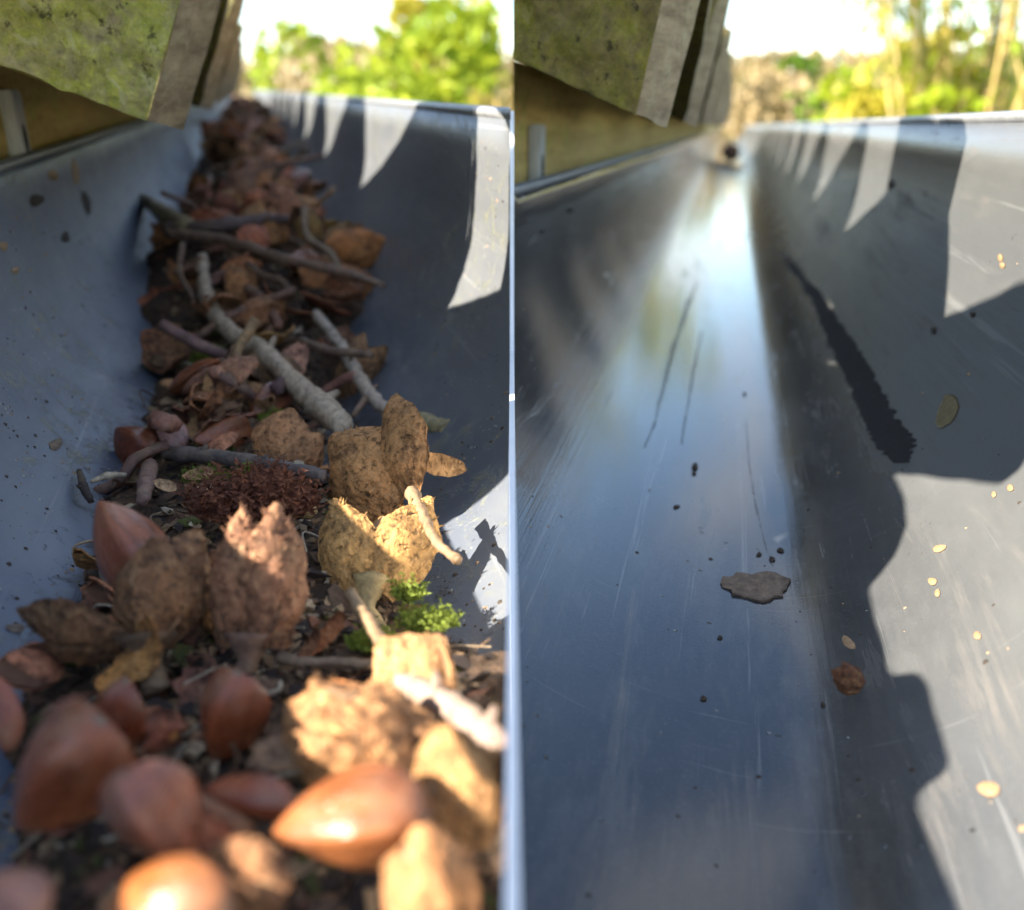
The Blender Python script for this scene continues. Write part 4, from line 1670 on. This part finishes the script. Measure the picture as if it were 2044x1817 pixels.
def patch(name, px_outline, fr, lift, mat, parent=None, n=10, seed=0, jag=0.0):
    """thin film hugging the trough, its outline given as picture points: list of (left, right) pairs from far to near"""
    rows = []
    m = len(px_outline) - 1
    N_ = n * m
    for i in range(N_ + 1):
        f = i / n
        k = min(int(f), m - 1)
        t = f - k
        l = Vector(px_outline[k][0]).lerp(Vector(px_outline[k + 1][0]), t)
        r = Vector(px_outline[k][1]).lerp(Vector(px_outline[k + 1][1]), t)
        w = (r - l)
        e1 = jag * fbm(Vector((i * .21, seed, 0)), 4) + jag * 1.3 * abs(noise.noise(Vector((i * .93, seed, 3))))
        e2 = jag * fbm(Vector((i * .21, seed + 20, 0)), 4) + jag * .9 * noise.noise(Vector((i * 1.1, seed, 9)))
        l = l + w * e1
        r = r + w * e2
        rows.append((l, r))
    cols = 15
    vs = []
    Mi = fr.M.inverted() if parent else Matrix.Identity(4)
    for l, r in rows:
        for j in range(cols):
            q = l.lerp(r, j / (cols - 1))
            h = fr.hit(q.x, q.y)
            p, nn = h
            vs.append(Mi @ (p + nn * lift))
    return link(name, pydata(name, vs, grid_faces(len(rows), cols)), mat, parent)


patch('damp_stain', [((1560, 520), (1566, 520)), ((1612, 580), (1636, 580)), ((1650, 680), (1690, 660)), ((1690, 765), (1745, 745)), ((1725, 850), (1790, 835)), ((1750, 895), (1828, 880)), ((1785, 925), (1815, 924))],
      FR, .00012, M_STAIN, G_R, 34, 3, .15)
patch('damp_stain', [((1558, 500), (1562, 500)), ((1585, 540), (1600, 540)), ((1608, 590), (1622, 592))], FR, .00014, M_STAIN, G_R, 14, 8, .15)
patch('dried_drip', [((1392, 560), (1394, 560)), ((1372, 600), (1380, 602)), ((1340, 690), (1349, 692)), ((1318, 780), (1326, 782)), ((1302, 850), (1307, 852)), ((1284, 895), (1287, 896))], FR, .00012, M_DRIP, G_R, 12, 5, .35)
patch('dried_drip', [((1400, 660), (1403, 660)), ((1385, 720), (1390, 722)), ((1372, 800), (1376, 802)), ((1358, 885), (1362, 887))], FR, .00012, M_DRIP, G_R, 12, 9, .4)
patch('dried_drip', [((1488, 840), (1490, 840)), ((1493, 920), (1496, 920)), ((1505, 1000), (1508, 1000)), ((1524, 1080), (1526, 1080)), ((1540, 1130), (1544, 1130))], FR, .00012, M_DRIP, G_R, 12, 13, .5)


def stick(px, py, wpx, hpx, roll, label, name, cat, mat, seed, fr=FR, lift=.0001, jag=.12, thick=.12, group=None, lumps=0.0, flat=False):
    """flake or crumb lying on the trough surface, footprint given in picture units"""
    rnd = random.Random(seed)
    p0, n0 = fr.hit(px, py)
    k = depth(p0) / F
    ph = [rnd.uniform(0, 6.28) for _ in range(4)]
    n, rings = 24, 6
    cr, sr = math.cos(math.radians(roll)), math.sin(math.radians(roll))
    H = thick * min(wpx, hpx) * k

    def pos(f, a, up):
        r = 1 + jag * (math.sin(2 * a + ph[0]) * .5 + math.sin(3 * a + ph[1]) * .5 + math.sin(7 * a + ph[2]) * .35 + math.sin(11 * a + ph[3]) * .3)
        x, y = math.cos(a) * r * f * wpx * .5, math.sin(a) * r * f * hpx * .5
        x, y = x * cr - y * sr, x * sr + y * cr
        h = fr.hit(px + x, py - y)
        q, nn = h if h else (p0, n0)
        e = .35 + .65 * (1 - f ** 4) if flat else math.sqrt(max(0, 1 - f * f)) + .12
        z = H * e
        if lumps:
            z += lumps * wpx * k * (.5 + fbm(Vector((math.cos(a) * f * 2, math.sin(a) * f * 2, seed)), 4)) * (1 - .4 * f)
        return q + nn * (lift + (max(.00005, z) if up else 0)) - p0
    vs = [pos((i + 1) / rings, 2 * PI * j / n, True) for i in range(rings) for j in range(n)]
    fs = grid_faces(rings, n, 0, True)
    c = len(vs)
    vs.append(pos(0.001, 0, True))
    fs += [(c, (j + 1) % n, j) for j in range(n)]
    o = len(vs)
    vs += [pos(1, 2 * PI * j / n, False) for j in range(n)]
    b0 = (rings - 1) * n
    fs += [(b0 + (j + 1) % n, b0 + j, o + j, o + (j + 1) % n) for j in range(n)]
    ob = link(name, pydata(name, vs, fs), mat, None, Matrix.Translation(p0))
    tag(ob, label, cat, group)
    return ob


stick(1510, 1172, 124, 60, -6, 'grey brown dried scrap lying in the middle of the clean gutter floor', 'dried_scrap', 'scrap', M_FLAKE, 1, jag=.2, thick=.06, lumps=.05, flat=True)
husk(1722, 1372, -8.35, 66, 62, 62, 'small dark husk with a cream spot, near the shadow edge in the clean gutter', (.09, .045, .025), [(0, 5, 0, 1, 0), (70, 15, -10, .9, .1)], None, -25, 0, 131, None, FR, spikes=8, cup=.9)
stick(1714, 1340, 18, 34, 40, 'cream spot of seed on the small dark husk in the clean gutter', 'seed_fragment', 'seed', M_PALE, 5, lift=.006)
stick(1892, 822, 36, 74, -28, 'flat olive brown oval flake stuck on the dark right wall of the clean gutter', 'oval_flake', 'flake', mat_flat('olive_flake', (.09, .07, .03), (.2, .16, .08), 900, .7), 7, thick=.05, jag=.1, flat=True)
stick(1888, 797, 10, 22, -28, 'tiny olive flake just above the flat oval one', 'oval_flake', 'flake', mat_flat('olive_flake_small', (.09, .07, .03), (.2, .16, .08), 900, .7), 8, thick=.05, jag=.1, flat=True)
SG = 'small pale seeds on the sunlit wall of the clean gutter'
for i, (x, y, w, h, r, lab) in enumerate([(1975, 1577, 44, 30, 0, 'largest blurred cream seed, low on the sunlit wall of the clean gutter'),
                                       (1876, 1096, 26, 14, 20, 'cream seed flake on the sunlit wall, level with the shadow bulge'),
                                       (1862, 1162, 18, 14, 0, 'round cream seed on the sunlit wall, below the shadow bulge'),
                                       (1872, 1185, 10, 16, 0, 'thin cream seed just under the round one'),
                                       (1952, 1270, 14, 16, 0, 'faint cream seed right of the round one, farther down the sunlit wall'),
                                       (2018, 975, 12, 14, 0, 'tiny cream seed at the right end of the sunlit wall'),
                                       (1985, 988, 9, 12, 0, 'tiny cream seed left of the one at the right end'),
                                       (1998, 515, 9, 16, 0, 'cream fleck in the far patch of sun on the clean gutter wall'),
                                       (2002, 530, 10, 12, 0, 'cream fleck touching the shadow under the far patch of sun')]):
    stick(x, y, w, h, r, lab, 'pale_seed', 'seed', M_PALE, 40 + i, group=SG, thick=.3)
CG = 'black crumbs in the clean gutter'
for i, (x, y, w, h, lab) in enumerate([(1387, 933, 11, 16, 'black crumb at the left edge of the bright streak'), (1385, 946, 8, 8, 'black speck just below the crumb at the streak edge'),
                                    (1350, 1013, 13, 7, 'reddish black crumb left of the bright streak'), (1486, 788, 6, 8, 'black speck in the upper bright streak'),
                                    (1558, 1100, 14, 9, 'black crumb to the upper right of the dried scrap'), (1541, 1118, 12, 10, 'black crumb just above the right end of the dried scrap'),
                                    (1515, 1108, 10, 8, 'black crumb just above the middle of the dried scrap'), (1613, 1018, 5, 6, 'black speck right of the bright streak'),
                                    (1865, 660, 11, 12, 'black crumb below the tip of the far sun patch'), (1943, 628, 11, 10, 'black crumb right of the one below the far sun patch'),
                                    (1780, 368, 10, 16, 'black crumb between the two largest sun patches'), (1138, 421, 10, 10, 'black crumb high on the left wall of the clean gutter'),
                                    (1082, 462, 8, 8, 'black crumb on the left wall near the fixing strap'), (1437, 1274, 9, 8, 'blurred dark crumb left of the small dark husk'),
                                    (1643, 1408, 9, 10, 'blurred dark crumb below left of the small dark husk'), (1404, 1396, 12, 10, 'blurred dark spot low in the clean gutter')]):
    stick(x, y, w, h, 0, lab, 'dirt_crumb', 'crumb', M_GRIT, 60 + i, group=CG, thick=.4, jag=.25)
DG = 'bits stuck to the left wall of the littered gutter'
for i, (x, y, w, h, r, m, lab) in enumerate([(111, 888, 26, 22, 30, M_FLAKE, 'small brown seed coat stuck alone on the left wall'),
                                          (72, 400, 28, 26, 0, M_GRIT, 'blurred black blob high on the left wall'), (105, 350, 20, 22, 0, M_PALE, 'round white spot high on the left wall'),
                                          (150, 345, 16, 50, 10, M_PALE, 'pale vertical streak of dropping high on the left wall'), (172, 405, 16, 46, 10, M_GRIT, 'dark vertical streak below the pale one'),
                                          (130, 474, 18, 20, 0, M_GRIT, 'blurred black dot in the middle of the left wall'), (6, 492, 16, 20, 0, M_PALE, 'white spot at the left edge of the picture'),
                                          (30, 540, 14, 14, 0, M_PALE, 'white dot just below the white spot at the left edge'), (30, 1255, 34, 20, 0, M_FLAKE, 'ochre crumb low on the left wall')]):
    stick(x, y, w, h, r, lab, 'wall_speck', 'speck', m, 90 + i, FL, group=DG, thick=.15, jag=.2)

# clump blocking the far end of the clean gutter
husk(1464, 318, -8.3, 42, 40, 10, 'dark clump of debris far along the clean gutter, below the roof end', (.09, .06, .05), [(0, 5, 0, 1, 0), (120, 15, -10, .9, .1), (-120, 15, -10, .9, .1)], None, -25, 0, 141, None, FR, spikes=8, cup=.9)
